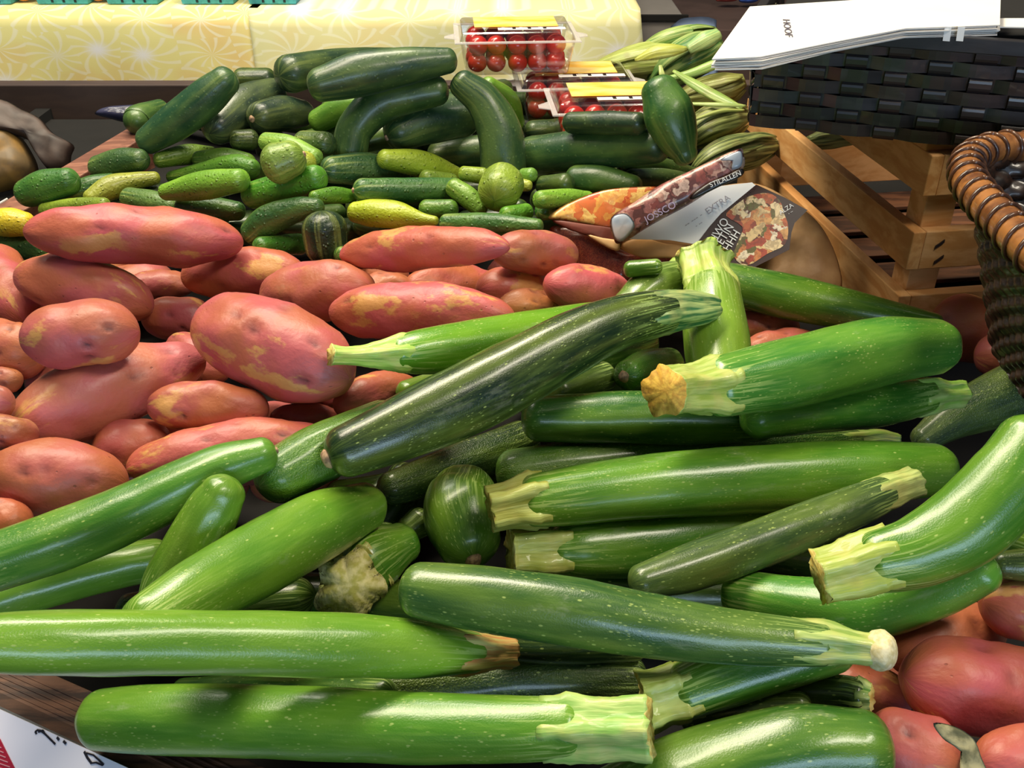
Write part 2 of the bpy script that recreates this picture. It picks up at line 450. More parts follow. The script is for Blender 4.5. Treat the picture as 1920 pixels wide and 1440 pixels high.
# ground and rear wall of the market hall
m = MB(); m.box((0, 2.5, -.87), (5, 0, 0), (0, 5.5, 0), (0, 0, .02)); tag(m.build('floor', mat_simple('concrete_ground', '6e675f', .85, .12, 6, .1)), kind='structure')
m = MB(); m.box((0, 7.9, .6), (5, 0, 0), (0, .05, 0), (0, 0, 1.6)); tag(m.build('wall_back', mat_simple('dim_back_wall', '5a4a40', .9, .15, 3, .1)), kind='structure')

# produce bin: floor board that climbs towards the back, sides, rims
bin_ = empty('produce_bin', (0.1, .8, -.85)); tag(bin_, 'dark wooden produce bin under the potatoes, zucchini and cucumbers', 'bin')
m = MB()
XL, XR = -.75, .95
prof = [(.10, -.15), (1.0, -.135), (1.28, -.075), (1.56, -.075)]
for (y0, z0), (y1, z1), XR in ((prof[0], prof[1], .95), (prof[1], prof[2], .30), (prof[2], prof[3], .30), ((1.0, -.135), (1.56, -.135), .95)):
    m.hexa([Vector(p) for p in ((XL, y0, z0-.02), (XR, y0, z0-.02), (XR, y1, z1-.02), (XL, y1, z1-.02), (XL, y0, z0), (XR, y0, z0), (XR, y1, z1), (XL, y1, z1))])
m.build('floor_board', MDARK, bin_)
m = MB(); m.box((-.2, 1.585, -.085), (1.25, .005, 0), (0, .014, 0), (0, 0, .062)); m.build('back_board', mat_wood('dark_back_board', '3b2d29', '46362f', .7, 8, 0, False), bin_, bevel=.002)
# rim of the front left side
a0, a1, b0, b1 = at_z(-60, 1292, -.095), at_z(560, 1450, -.095), at_z(-60, 1232, -.095), at_z(190, 1303, -.095)
dirn = (at_z(240, 1393, -.095)-at_z(0, 1283, -.095)).normalized(); perp = Vector((-dirn.y, dirn.x, 0)).normalized()
A = at_z(0, 1325, -.095)-dirn*.25
m = MB()
m.plate([A, A+dirn*.75, A+dirn*.75+perp*.033, A+perp*.033], Vector((0, 0, 1)), .03)
for k in range(5):   # raised weathered fibres
    q = A+perp*(.010+.0035*k); m.plate([q+dirn*.02, q+dirn*.7, q+dirn*.7+perp*.0012, q+dirn*.02+perp*.0012], Vector((0, 0, -1)), .0005)
m.build('front_rim', mat_wood('dark_front_rim', '33201a', '76503a', .55, 16, 0, False), bin_, bevel=.0008)
# left divider plank
m = MB(); L0, L1 = at_z(-40, 425, -.070), at_z(238, 258, -.030)
dv = (L1-L0).normalized(); pv = Vector((dv.y, -dv.x, 0)).normalized()*.022
m.plate([L0-dv*.12-pv, L0-dv*.12+pv, L1+dv*.02+pv, L1+dv*.02-pv], Vector((0, 0, 1)), .05); m.build('divider_board', MREDW, bin_, bevel=.0015)
m = MB(); mm = on_plane(0, 378, L0, Vector((0, 0, 1)), .0012)
m.tube([at_z(-40, 401, -.058), at_z(0, 381, -.054), at_z(14, 373, -.052)], .0016, 8); m.build('metal_pin', mat_simple('bright_metal', 'd8d0c8', .3, .1), bin_)
XR = .95
for sx, nm in ((XL, 'left_side'), (XR, 'right_side')):
    m = MB(); m.box((sx, .85, -.12), (.012, 0, 0), (0, .75, 0), (0, 0, .06)); m.build('side_board', MDARK, bin_)
for sx in (XL+.05, XR-.05):
    for sy in (.3, 1.5):
        m = MB(); m.box((sx, sy, -.50), (.03, 0, 0), (0, .03, 0), (0, 0, .35)); m.build('leg', MDARK, bin_)

# black price rail and card
rail = empty('price_rail', A+Vector((0, 0, -.03))); tag(rail, 'black plastic price channel along the front edge of the bin', 'price rail')
m = MB(); m.plate([A-perp*.0012, A+dirn*.75-perp*.0012, A+dirn*.75+perp*.008, A+perp*.008], Vector((0, 0, 1)), .004)
cn = (Vector((0, 0, 1))*.75-perp*.66).normalized()   # card leans back
dnv = (dirn.cross(cn)); dnv = -dnv if dnv.z > 0 else dnv
C0 = A-perp*.0045+Vector((0, 0, -.004))
C0 = A-perp*.0035+Vector((0, 0, -.002))
m.plate([C0+dirn*.75, C0, C0+dnv*.15, C0+dirn*.75+dnv*.15], cn, .003)
m.build('channel', mat_simple('black_plastic', '1c1c20', .35, .1, 80, .2), rail)
c1 = on_plane(2, 1331, C0, cn, .0015); c2 = on_plane(262, 1450, C0, cn, .0015); cd = (c2-c1).normalized()
card = empty('price_card', c1); tag(card, 'white price card with black handwriting in the rail at the lower left corner', 'price card')
m = MB(); m.plate([c1-cd*.15, c1+cd*.26, c1+cd*.26+dnv*.12, c1-cd*.15+dnv*.12][::-1], cn, .0008); m.build('card', mat_simple('white_card', 'f1eefa', .45, .03, 5, 0), card)
def stroke(mb, pts, wpx, P0, n, off):
    P = [on_plane(a, b, P0, n, off) for a, b in pts]
    for i in range(len(P)-1):
        t = (P[i+1]-P[i]).normalized(); s = t.cross(n).normalized(); hw = wpx*.5*depth(P[i])/F
        mb.plate([P[i]-s*hw-t*hw*.4, P[i+1]-s*hw+t*hw*.4, P[i+1]+s*hw+t*hw*.4, P[i]+s*hw-t*hw*.4], n, .0002)
m = MB()
stroke(m, [(68, 1376), (66, 1372), (70, 1369), (76, 1370), (84, 1376), (94, 1386), (103, 1395)], 3.5, c1, cn, .0006)
stroke(m, [(72, 1372), (80, 1370), (83, 1375)], 4, c1, cn, .0007)
stroke(m, [(107, 1383), (110, 1387)], 4.5, c1, cn, .0006); stroke(m, [(119, 1390), (123, 1394)], 4.5, c1, cn, .0006)
stroke(m, [(158, 1410), (163, 1420), (171, 1431)], 4.5, c1, cn, .0006); stroke(m, [(162, 1412), (175, 1416), (186, 1426), (194, 1434)], 3, c1, cn, .0006); stroke(m, [(171, 1431), (180, 1430), (192, 1435)], 3, c1, cn, .0007)
m.build('handwriting', mat_simple('black_ink', '23212c', .5, .05, 5, 0), card)
m = MB(); rp = [(-60, 1330), (0, 1386), (28, 1442), (40, 1475), (-60, 1475)]
m.plate([on_plane(a, b, c1, cn, .0008) for a, b in rp][::-1], cn, .0004); m.build('red_corner', mat_simple('red_print', 'b3223c', .5, .05, 5, 0), card)
m = MB()
for k in range(6):
    y = 1398+k*9; stroke(m, [(-40, y-16), (2+k*4, y+4)], 1.8, c1, cn, .0011)
m.build('pale_stripes', mat_simple('pale_red_print', 'e59aa4', .5, .05, 5, 0), card)

# ================================================================ BACK TABLE
def mat_cloth(name, c1, c2, c3):
    t = NT(name); tc = t.n('ShaderNodeTexCoord').outputs['Object']
    v = t.vscale(tc, (1, .0, 1.5)); sc = 8.2
    vo = t.n('ShaderNodeTexVoronoi', {'Vector': v, 'Scale': sc, 'Randomness': .42}, feature='F1')
    star = t.ramp(vo.outputs[0], .04, .34, 1, 0)
    rel = t.n('ShaderNodeVectorMath', operation='SUBTRACT'); t.set(rel, 0, v); t.set(rel, 1, vo.outputs['Position'])
    sx = t.n('ShaderNodeSeparateXYZ', {0: rel.outputs[0]})
    an = t.math('ARCTAN2', sx.outputs[0], sx.outputs[2])
    rayz = t.math('SINE', t.math('ADD', t.math('MULTIPLY', an, 11.0), t.math('MULTIPLY', vo.outputs[0], 9.0)))
    rays = t.math('MULTIPLY', t.ramp(rayz, .35, .95), .62)
    big = t.noise(v, 5, 2)
    col = t.mix(t.ramp(big, .4, .65), lin(c1), lin(c3))
    col = t.mix(rays, col, lin(c2)); col = t.mix(t.math('MULTIPLY', star, .95), col, lin('fbfbff'))
    return t.fin(col, .75)
YT = 2.3; ztop = at_y(500, 19, YT).z
def cloth(xa, xb, mat, label, yoff, right_end=False):
    vs = []; fs = []; nx = 90; nz = 16
    for i in range(nx+1):
        x = xa+(xb-xa)*i/nx
        for j in range(nz+5):
            if j <= 3: y = YT+yoff+.5-.5*j/3+(0 if j < 3 else .004); z = ztop+.004
            else:
                u = (j-3)/(nz+1); z = ztop-.62*u
                y = YT+yoff-(.012+.020*u)*math.sin(x*9+1.3*math.sin(x*4))*min(1, u*3)-.004*math.sin(x*43)*u
            xx = x+(.10*((j-3)/(nz+1)) if right_end and j > 3 and i > nx-6 else 0)*(i-nx+6)/6
            vs.append((xx, y, z))
    k = nz+5
    for i in range(nx):
        for j in range(k-1): fs.append((i*k+j, i*k+j+1, (i+1)*k+j+1, (i+1)*k+j))
    o = mesh_obj('tablecloth', vs, fs, mat); s = o.modifiers.new('thickness', 'SOLIDIFY'); s.thickness = .0015
    tag(o, label, 'tablecloth'); return o
xs_ = at_y(474, 80, YT).x; xr_ = at_y(1200, 20, YT).x
cloth(-2.1, xs_+.02, mat_cloth('yellow_sunburst_cloth', 'f8efa0', 'fffbe0', 'f6da90'), 'bright yellow tablecloth with white sunbursts, the left piece on the back table', 0)
cloth(xs_, xr_, mat_cloth('pale_sunburst_cloth', 'eeebb0', 'fbfadc', 'f2e3a4'), 'paler greenish yellow tablecloth with white sunbursts behind the tomatoes', -.008, True)
tb = empty('back_table', (-.9, YT+.3, -.85)); tag(tb, 'long display table hidden beneath the yellow sunburst tablecloths', 'table')
m = MB(); m.box((-.91, YT+.30, ztop-.014), (1.18, 0, 0), (0, .26, 0), (0, 0, .011)); m.build('tabletop', MDARK, tb)
for lx in (-2.0, .20):
    for ly in (.12, .5):
        m = MB(); m.box((lx, YT+ly, (ztop-.87)/2), (.025, 0, 0), (0, .025, 0), (0, 0, (ztop+.82)/2)); m.build('leg', MDARK, tb)
MTEAL = mat_simple('teal_molded_pulp', '4aa9ae', .8, .12, 120, .4)
MSLOT = mat_simple('dark_slot', '123038', .8, .1)
for i, (xa, xb, yb, lab) in enumerate([(-62, 25, 24, 'teal pulp berry basket cut off by the left edge of the photo'), (75, 168, 21, 'teal pulp berry basket between the two orange fruits on the back table'),
        (205, 297, 17, 'teal pulp berry basket just right of the second orange fruit'), (343, 438, 12, 'teal pulp berry basket second from the right on the back table'), (468, 555, 7, 'teal pulp berry basket at the right end of the row')]):
    Yb = YT+.035+.012*i*0; z = ztop+.0065
    P0 = at_y(xa, yb, Yb); P1 = at_y(xb, yb, Yb); x0, x1 = P0.x, P1.x; wd = x1-x0; hh = .062; fl = .010
    e = empty('berry_basket', ((x0+x1)/2, Yb+wd/2, z)); tag(e, lab, 'basket', 'teal berry baskets on the back table')
    m = MB()
    def ringp(f, zz): return [Vector((x0-f, Yb-f, zz)), Vector((x1+f, Yb-f, zz)), Vector((x1+f, Yb+wd+f, zz)), Vector((x0-f, Yb+wd+f, zz))]
    lo_, hi_, li, hi2 = ringp(0, z), ringp(fl, z+hh), ringp(-.004, z+.004), ringp(fl-.004, z+hh)
    V = lo_+hi_+li+hi2; Fc = [(3, 2, 1, 0), (8, 9, 10, 11)]
    for k in range(4):
        n_ = (k+1) % 4; Fc += [(k, n_, 4+n_, 4+k), (8+n_, 8+k, 12+k, 12+n_), (4+k, 4+n_, 12+n_, 12+k)]
    m.add(V, Fc); m.build('tray', MTEAL, e)
    m = MB()
    for k in range(3):
        xx = x0+wd*(.30+.23*k); m.box((xx, Yb-.0022, z+.014), (.0028, 0, 0), (0, .001, 0), (0, -.0022, .011))
    m.build('slots', MSLOT, e)
MPEACH = mat_simple('orange_fruit_skin', 'e9a95a', .6, .15, 20, .1, hex2='dd8a4a')
for cx, lab, cat, mt in ((48, 'pale orange fruit between the first and second teal baskets', 'fruit', MPEACH), (187, 'pale orange fruit between the second and third teal baskets', 'fruit', MPEACH)):
    P = at_y(cx, 4, YT+.07); r = .025
    vs, fs, inf = sweep([Vector((P.x, P.y, ztop+.006+r-math.cos(a)*r)) for a in np.linspace(.02, 3.12, 14)], [max(math.sin(a), .02)*r for a in np.linspace(.02, 3.12, 14)], 20, lambda i, th, s: 1+.03*math.cos(th))
    tag(mesh_obj('orange_fruit', vs, fs, mt), lab, cat, 'orange fruits on the back table')

# floor-level clutter seen between the cloth and the basket
def pillow(outline, n, thick, rings=9, seed=0, crumple=.12, back=.4, sharp=.5):
    """closed bulging sheet over a star shaped outline of 3-D points"""
    n = n.normalized(); c = sum(outline, Vector())/len(outline); k = len(outline)
    size = max((p-c).length for p in outline)
    vs = []; fs = []; o = Vector((seed, seed*2.1, 0))
    def layer(sign, t):
        base = len(vs)
        for r in range(rings):
            s = 1-r/rings
            for p in outline:
                q = c+(p-c)*s; h = t*(1-s**2.6)**sharp
                w = noise.noise((q-c)/size*2.4+o)*crumple*size*(1-s**4)+noise.noise((q-c)/size*7+o)*crumple*.35*size*(1-s**4)
                vs.append(q+n*(sign*h+w))
        vs.append(c+n*(sign*t+noise.noise(o)*crumple*size))
        return base
    b0 = layer(1, thick); b1 = layer(-1, thick*back)
    for b, rev in ((b0, 0), (b1, 1)):
        for r in range(rings-1):
            for j in range(k):
                f = (b+r*k+j, b+r*k+(j+1) % k, b+(r+1)*k+(j+1) % k, b+(r+1)*k+j); fs.append(f[::-1] if rev else f)
        for j in range(k):
            f = (b+(rings-1)*k+j, b+(rings-1)*k+(j+1) % k, b+rings*k); fs.append(f[::-1] if rev else f)
    for j in range(k): fs.append((b0+(j+1) % k, b0+j, b1+j, b1+(j+1) % k))
    return vs, fs
def smooth_outline(pts, sub=4):
    n = len(pts); out = []
    for i in range(n):
        a, b, c, d = [np.array(pts[(i+q) % n], float) for q in (-1, 0, 1, 2)]
        for s in range(sub):
            t = s/sub; out.append(tuple(.5*((2*b)+(-a+c)*t+(2*a-5*b+4*c-d)*t*t+(-a+3*b-3*c+d)*t**3)))
    return out
def pil(name, px, P0, n, thick, mat, off=0, parent=None, sub=4, smooth=True, **kw):
    o = smooth_outline(px, sub) if sub > 1 else px
    vs, fs = pillow([on_plane(a, b, P0, n, off) for a, b in o], n, thick, **kw)
    return mesh_obj(name, vs, fs, mat, parent, smooth)
NB = Vector((0, -1, .25)).normalized()
tag(pil('cream_sack', [(1186, 32), (1190, 2), (1215, -12), (1235, 8), (1248, 22), (1250, 33)], Vector((0, 3.0, 0)), NB, .05, mat_simple('cream_cloth', 'e6d9b8', .8, .1, 30, .2)), 'rounded cream sack standing behind the right end of the tablecloth', 'sack')
m = MB(); P = at_y(1204, 34, 2.5); Q = at_y(1262, 34, 2.5)
gb = empty('grey_tote', (.36, 2.62, -.85)); tag(gb, 'grey tote with a dark rim on the ground beyond the corn', 'tote')
m.hexa([Vector((P.x-.02, 2.5, -.8)), Vector((Q.x+.02, 2.5, -.8)), Vector((Q.x+.02, 2.8, -.8)), Vector((P.x-.02, 2.8, -.8)), Vector((P.x-.03, 2.5, P.z)), Vector((Q.x+.03, 2.5, P.z)), Vector((Q.x+.03, 2.8, P.z)), Vector((P.x-.03, 2.8, P.z))])
m.build('body', mat_simple('grey_plastic', '8b8580', .6, .06, 10, 0), gb, bevel=.004)
m = MB(); m.box(((P.x+Q.x)/2, 2.498, P.z+.002), ((Q.x-P.x)/2+.036, 0, 0), (0, .006, 0), (0, 0, .006)); m.build('rim', MDARK, gb)
tag(pil('blue_bag', [(1250, 76), (1268, 42), (1290, 33), (1338, 35), (1344, 70), (1350, 300), (1345, 520), (1330, 640), (1245, 640), (1235, 500), (1240, 250)], Vector((0, 2.2, 0)), NB, .03, mat_simple('light_blue_plastic', 'a9c2ee', .4, .08, 20, .2)), 'tall light blue bag standing behind the corn husks', 'bag')
tag(pil('blue_cloth', [(1385, 0), (1392, -14), (1420, -16), (1424, -2), (1412, 5), (1392, 5)], Vector((0, 3.2, 0)), NB, .02, mat_simple('strong_blue_cloth', '3f66c8', .7, .08, 20, .2)), 'blue scrap at the top edge of the photo above the white papers', 'cloth')
tag(pil('red_cloth', [(1342, 0), (1350, -14), (1374, -14), (1384, -2), (1372, 3), (1350, 3)], Vector((0, 3.2, 0)), NB, .02, mat_simple('faded_red_cloth', 'b5514e', .7, .08, 20, .2)), 'faded red scrap at the top edge left of the blue one', 'cloth')
m = MB(); bt = -.217; m.hexa([Vector(v) for v in ((.30, 2.86, -.85), (1.8, 2.86, -.85), (1.8, 3.7, -.85), (.30, 3.7, -.85), (.30, 2.86, bt), (1.8, 2.86, bt), (1.8, 3.7, bt), (.30, 3.7, bt))])
tag(m.build('display_bench', mat_simple('grey_brown_board', '5f4a44', .8, .15, 8, .1), bevel=.004), 'low grey brown bench on the ground behind the blue bag', 'bench')

# ================================================================ LEFT SACK
MSACK = mat_simple('brown_black_sack', '5a4a42', .6, .3, 18, .5, hex2='2a211e')
MGOLD = mat_simple('golden_brown_sack', '9a7436', .55, .3, 30, .4, hex2='6a5638')
sk = empty('produce_sack', at_z(20, 330, -.12)); tag(sk, 'crumpled dark sack with a golden brown belly left of the divider board', 'sack')
n1 = Vector((.15, -1, .7))
P0 = at_y(40, 270, 1.30)
pil('belly', [(-90, 250), (-30, 238), (30, 250), (62, 290), (72, 325), (50, 350), (20, 358), (-90, 390)], P0, n1, .045, MGOLD, 0, sk, crumple=.10, seed=3)
pil('neck', [(-90, 180), (0, 186), (40, 205), (75, 222), (100, 250), (138, 272), (134, 292), (128, 318), (95, 322), (70, 290), (40, 256), (-90, 232)], P0, n1, .022, MSACK, .012, sk, crumple=.14, seed=5)
tag(pil('plastic_bag', [(178, 214), (190, 204), (230, 198), (290, 200), (292, 226), (240, 230), (205, 222)], at_y(230, 215, 1.42), n1, .012, mat_simple('dark_blue_film', '3a3a52', .25, .2, 30, .4), crumple=.1, seed=9), 'dark blue crumpled plastic bag in shadow behind the left cucumbers', 'bag')
# ================================================================ PRODUCE PILE (bottom items first)
rg = random.Random(5)
GF = '1f3f1c'
# lower layer that shows only through the gaps
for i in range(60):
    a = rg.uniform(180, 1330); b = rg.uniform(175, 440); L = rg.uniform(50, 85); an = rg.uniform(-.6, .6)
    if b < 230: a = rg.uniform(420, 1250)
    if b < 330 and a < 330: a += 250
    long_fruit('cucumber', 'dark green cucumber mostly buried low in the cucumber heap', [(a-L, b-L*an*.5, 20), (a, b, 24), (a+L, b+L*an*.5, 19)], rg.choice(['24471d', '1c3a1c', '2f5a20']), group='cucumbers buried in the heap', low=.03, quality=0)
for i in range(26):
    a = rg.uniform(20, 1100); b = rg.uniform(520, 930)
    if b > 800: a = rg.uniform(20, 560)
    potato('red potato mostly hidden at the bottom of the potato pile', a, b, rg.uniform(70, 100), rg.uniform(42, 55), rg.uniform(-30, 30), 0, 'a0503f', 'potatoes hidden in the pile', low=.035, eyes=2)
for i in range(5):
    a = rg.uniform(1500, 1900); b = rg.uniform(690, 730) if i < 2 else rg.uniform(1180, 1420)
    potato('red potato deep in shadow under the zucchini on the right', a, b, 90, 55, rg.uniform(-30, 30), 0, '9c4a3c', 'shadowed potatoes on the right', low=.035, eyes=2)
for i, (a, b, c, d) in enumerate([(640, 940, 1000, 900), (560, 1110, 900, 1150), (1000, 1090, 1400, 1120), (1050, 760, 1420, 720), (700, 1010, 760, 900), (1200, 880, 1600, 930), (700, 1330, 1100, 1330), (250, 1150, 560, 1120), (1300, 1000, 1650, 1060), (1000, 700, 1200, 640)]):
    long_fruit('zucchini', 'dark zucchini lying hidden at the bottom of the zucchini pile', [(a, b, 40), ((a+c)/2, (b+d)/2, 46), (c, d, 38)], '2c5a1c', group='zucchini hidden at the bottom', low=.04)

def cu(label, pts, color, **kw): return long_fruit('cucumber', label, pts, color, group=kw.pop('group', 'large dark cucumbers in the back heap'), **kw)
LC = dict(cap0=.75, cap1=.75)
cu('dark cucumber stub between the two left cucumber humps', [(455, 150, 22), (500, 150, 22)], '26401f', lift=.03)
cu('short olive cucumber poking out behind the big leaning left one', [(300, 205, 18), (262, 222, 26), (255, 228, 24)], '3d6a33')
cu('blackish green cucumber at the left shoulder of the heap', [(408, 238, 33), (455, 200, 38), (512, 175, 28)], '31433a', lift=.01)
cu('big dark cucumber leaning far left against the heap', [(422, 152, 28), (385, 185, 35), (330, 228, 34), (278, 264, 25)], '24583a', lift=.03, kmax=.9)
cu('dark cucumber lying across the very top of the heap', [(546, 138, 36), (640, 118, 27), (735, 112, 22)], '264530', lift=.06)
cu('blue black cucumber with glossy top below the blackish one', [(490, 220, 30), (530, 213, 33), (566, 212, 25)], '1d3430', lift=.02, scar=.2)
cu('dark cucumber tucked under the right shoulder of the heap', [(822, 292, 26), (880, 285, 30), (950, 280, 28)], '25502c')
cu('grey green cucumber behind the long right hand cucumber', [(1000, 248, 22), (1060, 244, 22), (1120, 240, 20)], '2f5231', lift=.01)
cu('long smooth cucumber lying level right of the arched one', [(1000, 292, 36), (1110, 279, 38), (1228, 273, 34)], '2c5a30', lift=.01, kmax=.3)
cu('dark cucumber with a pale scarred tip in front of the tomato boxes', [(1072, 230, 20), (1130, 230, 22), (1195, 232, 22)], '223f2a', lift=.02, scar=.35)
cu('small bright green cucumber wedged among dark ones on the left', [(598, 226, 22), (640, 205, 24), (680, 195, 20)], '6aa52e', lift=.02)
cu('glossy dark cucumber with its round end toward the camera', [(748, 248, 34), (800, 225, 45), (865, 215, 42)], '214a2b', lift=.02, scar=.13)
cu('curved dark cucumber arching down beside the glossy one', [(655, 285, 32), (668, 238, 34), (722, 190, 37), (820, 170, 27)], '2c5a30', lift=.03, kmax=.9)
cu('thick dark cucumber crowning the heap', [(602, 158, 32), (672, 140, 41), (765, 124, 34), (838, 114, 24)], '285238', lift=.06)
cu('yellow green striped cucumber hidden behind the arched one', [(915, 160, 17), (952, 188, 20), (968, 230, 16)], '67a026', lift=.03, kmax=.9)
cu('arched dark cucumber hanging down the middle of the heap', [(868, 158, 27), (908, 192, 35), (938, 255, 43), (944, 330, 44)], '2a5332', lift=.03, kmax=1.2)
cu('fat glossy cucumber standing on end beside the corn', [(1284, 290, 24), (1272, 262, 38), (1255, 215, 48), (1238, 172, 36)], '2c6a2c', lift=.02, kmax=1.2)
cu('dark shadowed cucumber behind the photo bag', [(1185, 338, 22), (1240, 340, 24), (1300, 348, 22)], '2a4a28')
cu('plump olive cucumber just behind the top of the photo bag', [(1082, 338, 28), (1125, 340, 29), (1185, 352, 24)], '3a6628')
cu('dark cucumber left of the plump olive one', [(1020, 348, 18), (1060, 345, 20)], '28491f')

def sm(label, pts, color, **kw):
    pts = [(a, b, r*1.14) for a, b, r in pts]
    return long_fruit('cucumber', label, pts, color, group=kw.pop('group', 'small cucumbers in front of the heap'), **kw)
sm('small dark cucumber in the shadow under the leaning ones', [(445, 262, 16), (470, 262, 17)], '22361f')
sm('shadowed small cucumber left of the arching dark one', [(570, 268, 20), (610, 270, 20)], '2b4a22')
sm('olive small cucumber at the back row left end', [(300, 300, 13), (350, 290, 17), (395, 292, 15)], '678a2c')
sm('dull green cucumber pair partner with speckled back', [(375, 300, 15), (425, 300, 20), (462, 308, 19)], '54802c')
sm('dark dusty cucumber near the divider board', [(188, 315, 21), (228, 304, 23), (262, 300, 18)], '3c5f33')
sm('light green cucumber with pale rib lying above the end-on one', [(500, 266, 15), (540, 275, 19), (590, 295, 15)], '8fbf4a')
sm('yellow tipped cucumber peeking beside the end-on one', [(560, 310, 16), (575, 303, 17)], 'b4bd3c')
sm('dark cucumber with bluish tip in the middle of the small ones', [(622, 318, 22), (690, 318, 27), (755, 334, 16)], '2f5a35')
sm('yellow green ribbed cucumber at the back centre', [(722, 298, 16), (790, 308, 22), (855, 330, 15)], 'a2b92c')
sm('small pale cucumber end tucked left of the ribbed round one', [(800, 335, 15), (845, 340, 14)], '7c9a33')
sm('slim green cucumber under the two left ones', [(130, 366, 16), (170, 350, 18), (210, 340, 14)], '3b6b28')
sm('plump dark cucumber at the far left end of the row', [(52, 362, 23), (88, 350, 28), (128, 340, 22)], '3f7a2f')
sm('long green cucumber behind the bright one', [(322, 332, 10), (380, 322, 15), (440, 312, 20), (472, 316, 16)], '56902a')
sm('yellowish cucumber with an orange tip at the left', [(172, 372, 15), (208, 352, 20), (250, 340, 15), (290, 334, 11)], 'a3a838')
sm('thin yellow green cucumber along the top of the long potato', [(85, 394, 12), (140, 386, 13), (195, 384, 12)], '87a02e')
sm('grey green cucumber behind the long potato', [(244, 372, 18), (285, 380, 20), (322, 388, 16)], '567a3c')
sm('dark striped cucumber right behind the long potato', [(345, 388, 18), (400, 392, 20), (445, 396, 16)], '356223')
sm('vivid green cucumber in the middle of the row', [(475, 366, 22), (530, 354, 26), (592, 334, 22)], '4a9420')
sm('bright striped cucumber lying on the row, light green end right', [(312, 360, 14), (380, 348, 24), (448, 338, 20)], '7cb332')
sm('end-on striped cucumber facing the camera', [(545, 298, 30), (522, 307, 34)], '7c9c3c', kmax=.9, scar=.15, amax=.85)
sm('small green cucumber behind the yellow squash', [(590, 370, 11), (625, 366, 14), (660, 368, 11)], '5e9628')
sm('level warty dark green cucumber with a pale tip', [(680, 357, 20), (760, 357, 21), (852, 355, 19)], '2f6a35', scar=.22)
sm('ribbed cucumber sloping down right of the level one', [(852, 352, 16), (880, 372, 18), (900, 392, 14)], '6e9c34')
sm('small cucumber below the right end of the level one', [(800, 392, 16), (845, 392, 16)], '4f8428')
sm('tiny light green cucumber right of the arched cucumber', [(982, 328, 11), (996, 328, 12)], '7eb240', scar=.25)
sm('tiny yellow cucumber tip beside the round ribbed one', [(960, 345, 13), (990, 348, 9)], 'b4bd4a')
sm('narrow yellow green cucumber above the ribbed one', [(870, 325, 12), (905, 330, 14)], 'a2bc3c')
sm('round ribbed yellow green cucumber end facing the camera', [(942, 345, 36), (936, 358, 36)], '8ca636', kmax=.9, amax=.85)
sm('bright small cucumber under the ribbed round one', [(950, 402, 14), (985, 398, 15)], '5fa526')
sm('green cucumber touching the left side of the photo bag', [(1018, 396, 15), (1055, 398, 13)], '3f7c2c')
sm('bright light green cucumber behind the orange bag panel', [(1014, 374, 15), (1060, 372, 16), (1100, 374, 14)], '78b034')
sm('warty cucumber with water drops at the heap foot', [(475, 436, 22), (505, 412, 25), (560, 392, 20), (595, 388, 14)], '2c5b27')
sm('low green cucumber behind the oval potato', [(490, 462, 16), (560, 458, 18)], '3e7c24')
sm('slim speckled cucumber right of the yellow squash', [(838, 418, 15), (920, 420, 18), (1008, 424, 12)], '3e7232')
sm('nearly black round cucumber end facing the camera', [(612, 462, 36), (608, 430, 38)], '1b3020', kmax=.9, scar=.25, amax=.85)
sm('dull green cucumber peeking under the long right potato', [(640, 478, 14), (675, 476, 13)], '4f7a2a')
sm('dark cucumber tip in front of the yellow squash', [(765, 424, 13), (805, 422, 15)], '24402a')
sm('shaded green cucumber under the yellow squash on the left edge', [(-10, 460, 22), (40, 462, 24), (95, 472, 18)], '2f5c2a')
sq = long_fruit('cucumber', 'lime yellow squash tapering to a yellow neck at right', [(668, 398, 20), (700, 400, 26), (745, 403, 25), (790, 411, 13), (815, 414, 9)], 'b9c828', group=None, cat='squash', name='summer_squash')
long_fruit('cucumber', 'bright yellow squash at the left edge beside the long potato', [(-15, 418, 24), (20, 417, 27), (46, 420, 23)], 'f2d22e', cat='squash', name='yellow_squash')

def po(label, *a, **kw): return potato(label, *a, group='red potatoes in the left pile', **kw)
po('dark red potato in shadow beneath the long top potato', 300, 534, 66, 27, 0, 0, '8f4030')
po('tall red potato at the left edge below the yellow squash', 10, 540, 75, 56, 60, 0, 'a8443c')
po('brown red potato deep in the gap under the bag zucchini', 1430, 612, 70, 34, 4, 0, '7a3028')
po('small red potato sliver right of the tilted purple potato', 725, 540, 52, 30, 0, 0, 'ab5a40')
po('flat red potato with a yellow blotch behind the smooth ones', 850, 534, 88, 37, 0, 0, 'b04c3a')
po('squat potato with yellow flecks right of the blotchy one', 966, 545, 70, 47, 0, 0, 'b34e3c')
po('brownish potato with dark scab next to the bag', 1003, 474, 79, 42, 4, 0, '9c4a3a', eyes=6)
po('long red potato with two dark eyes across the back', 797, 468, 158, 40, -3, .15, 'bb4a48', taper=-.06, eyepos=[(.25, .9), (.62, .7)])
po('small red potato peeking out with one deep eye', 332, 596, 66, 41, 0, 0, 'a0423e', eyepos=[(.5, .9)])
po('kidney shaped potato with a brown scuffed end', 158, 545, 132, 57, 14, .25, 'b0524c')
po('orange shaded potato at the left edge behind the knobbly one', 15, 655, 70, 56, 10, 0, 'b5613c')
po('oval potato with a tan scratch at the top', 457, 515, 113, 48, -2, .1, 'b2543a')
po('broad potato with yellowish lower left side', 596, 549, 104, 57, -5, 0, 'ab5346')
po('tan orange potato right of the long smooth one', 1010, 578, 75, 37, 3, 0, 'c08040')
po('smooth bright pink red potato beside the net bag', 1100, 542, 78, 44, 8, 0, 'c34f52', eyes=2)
po('longest pink potato with pale yellow patch at the top left', 250, 443, 207, 56, 3, .06, 'b9484c', eyepos=[(.37, .9), (.92, .5)])
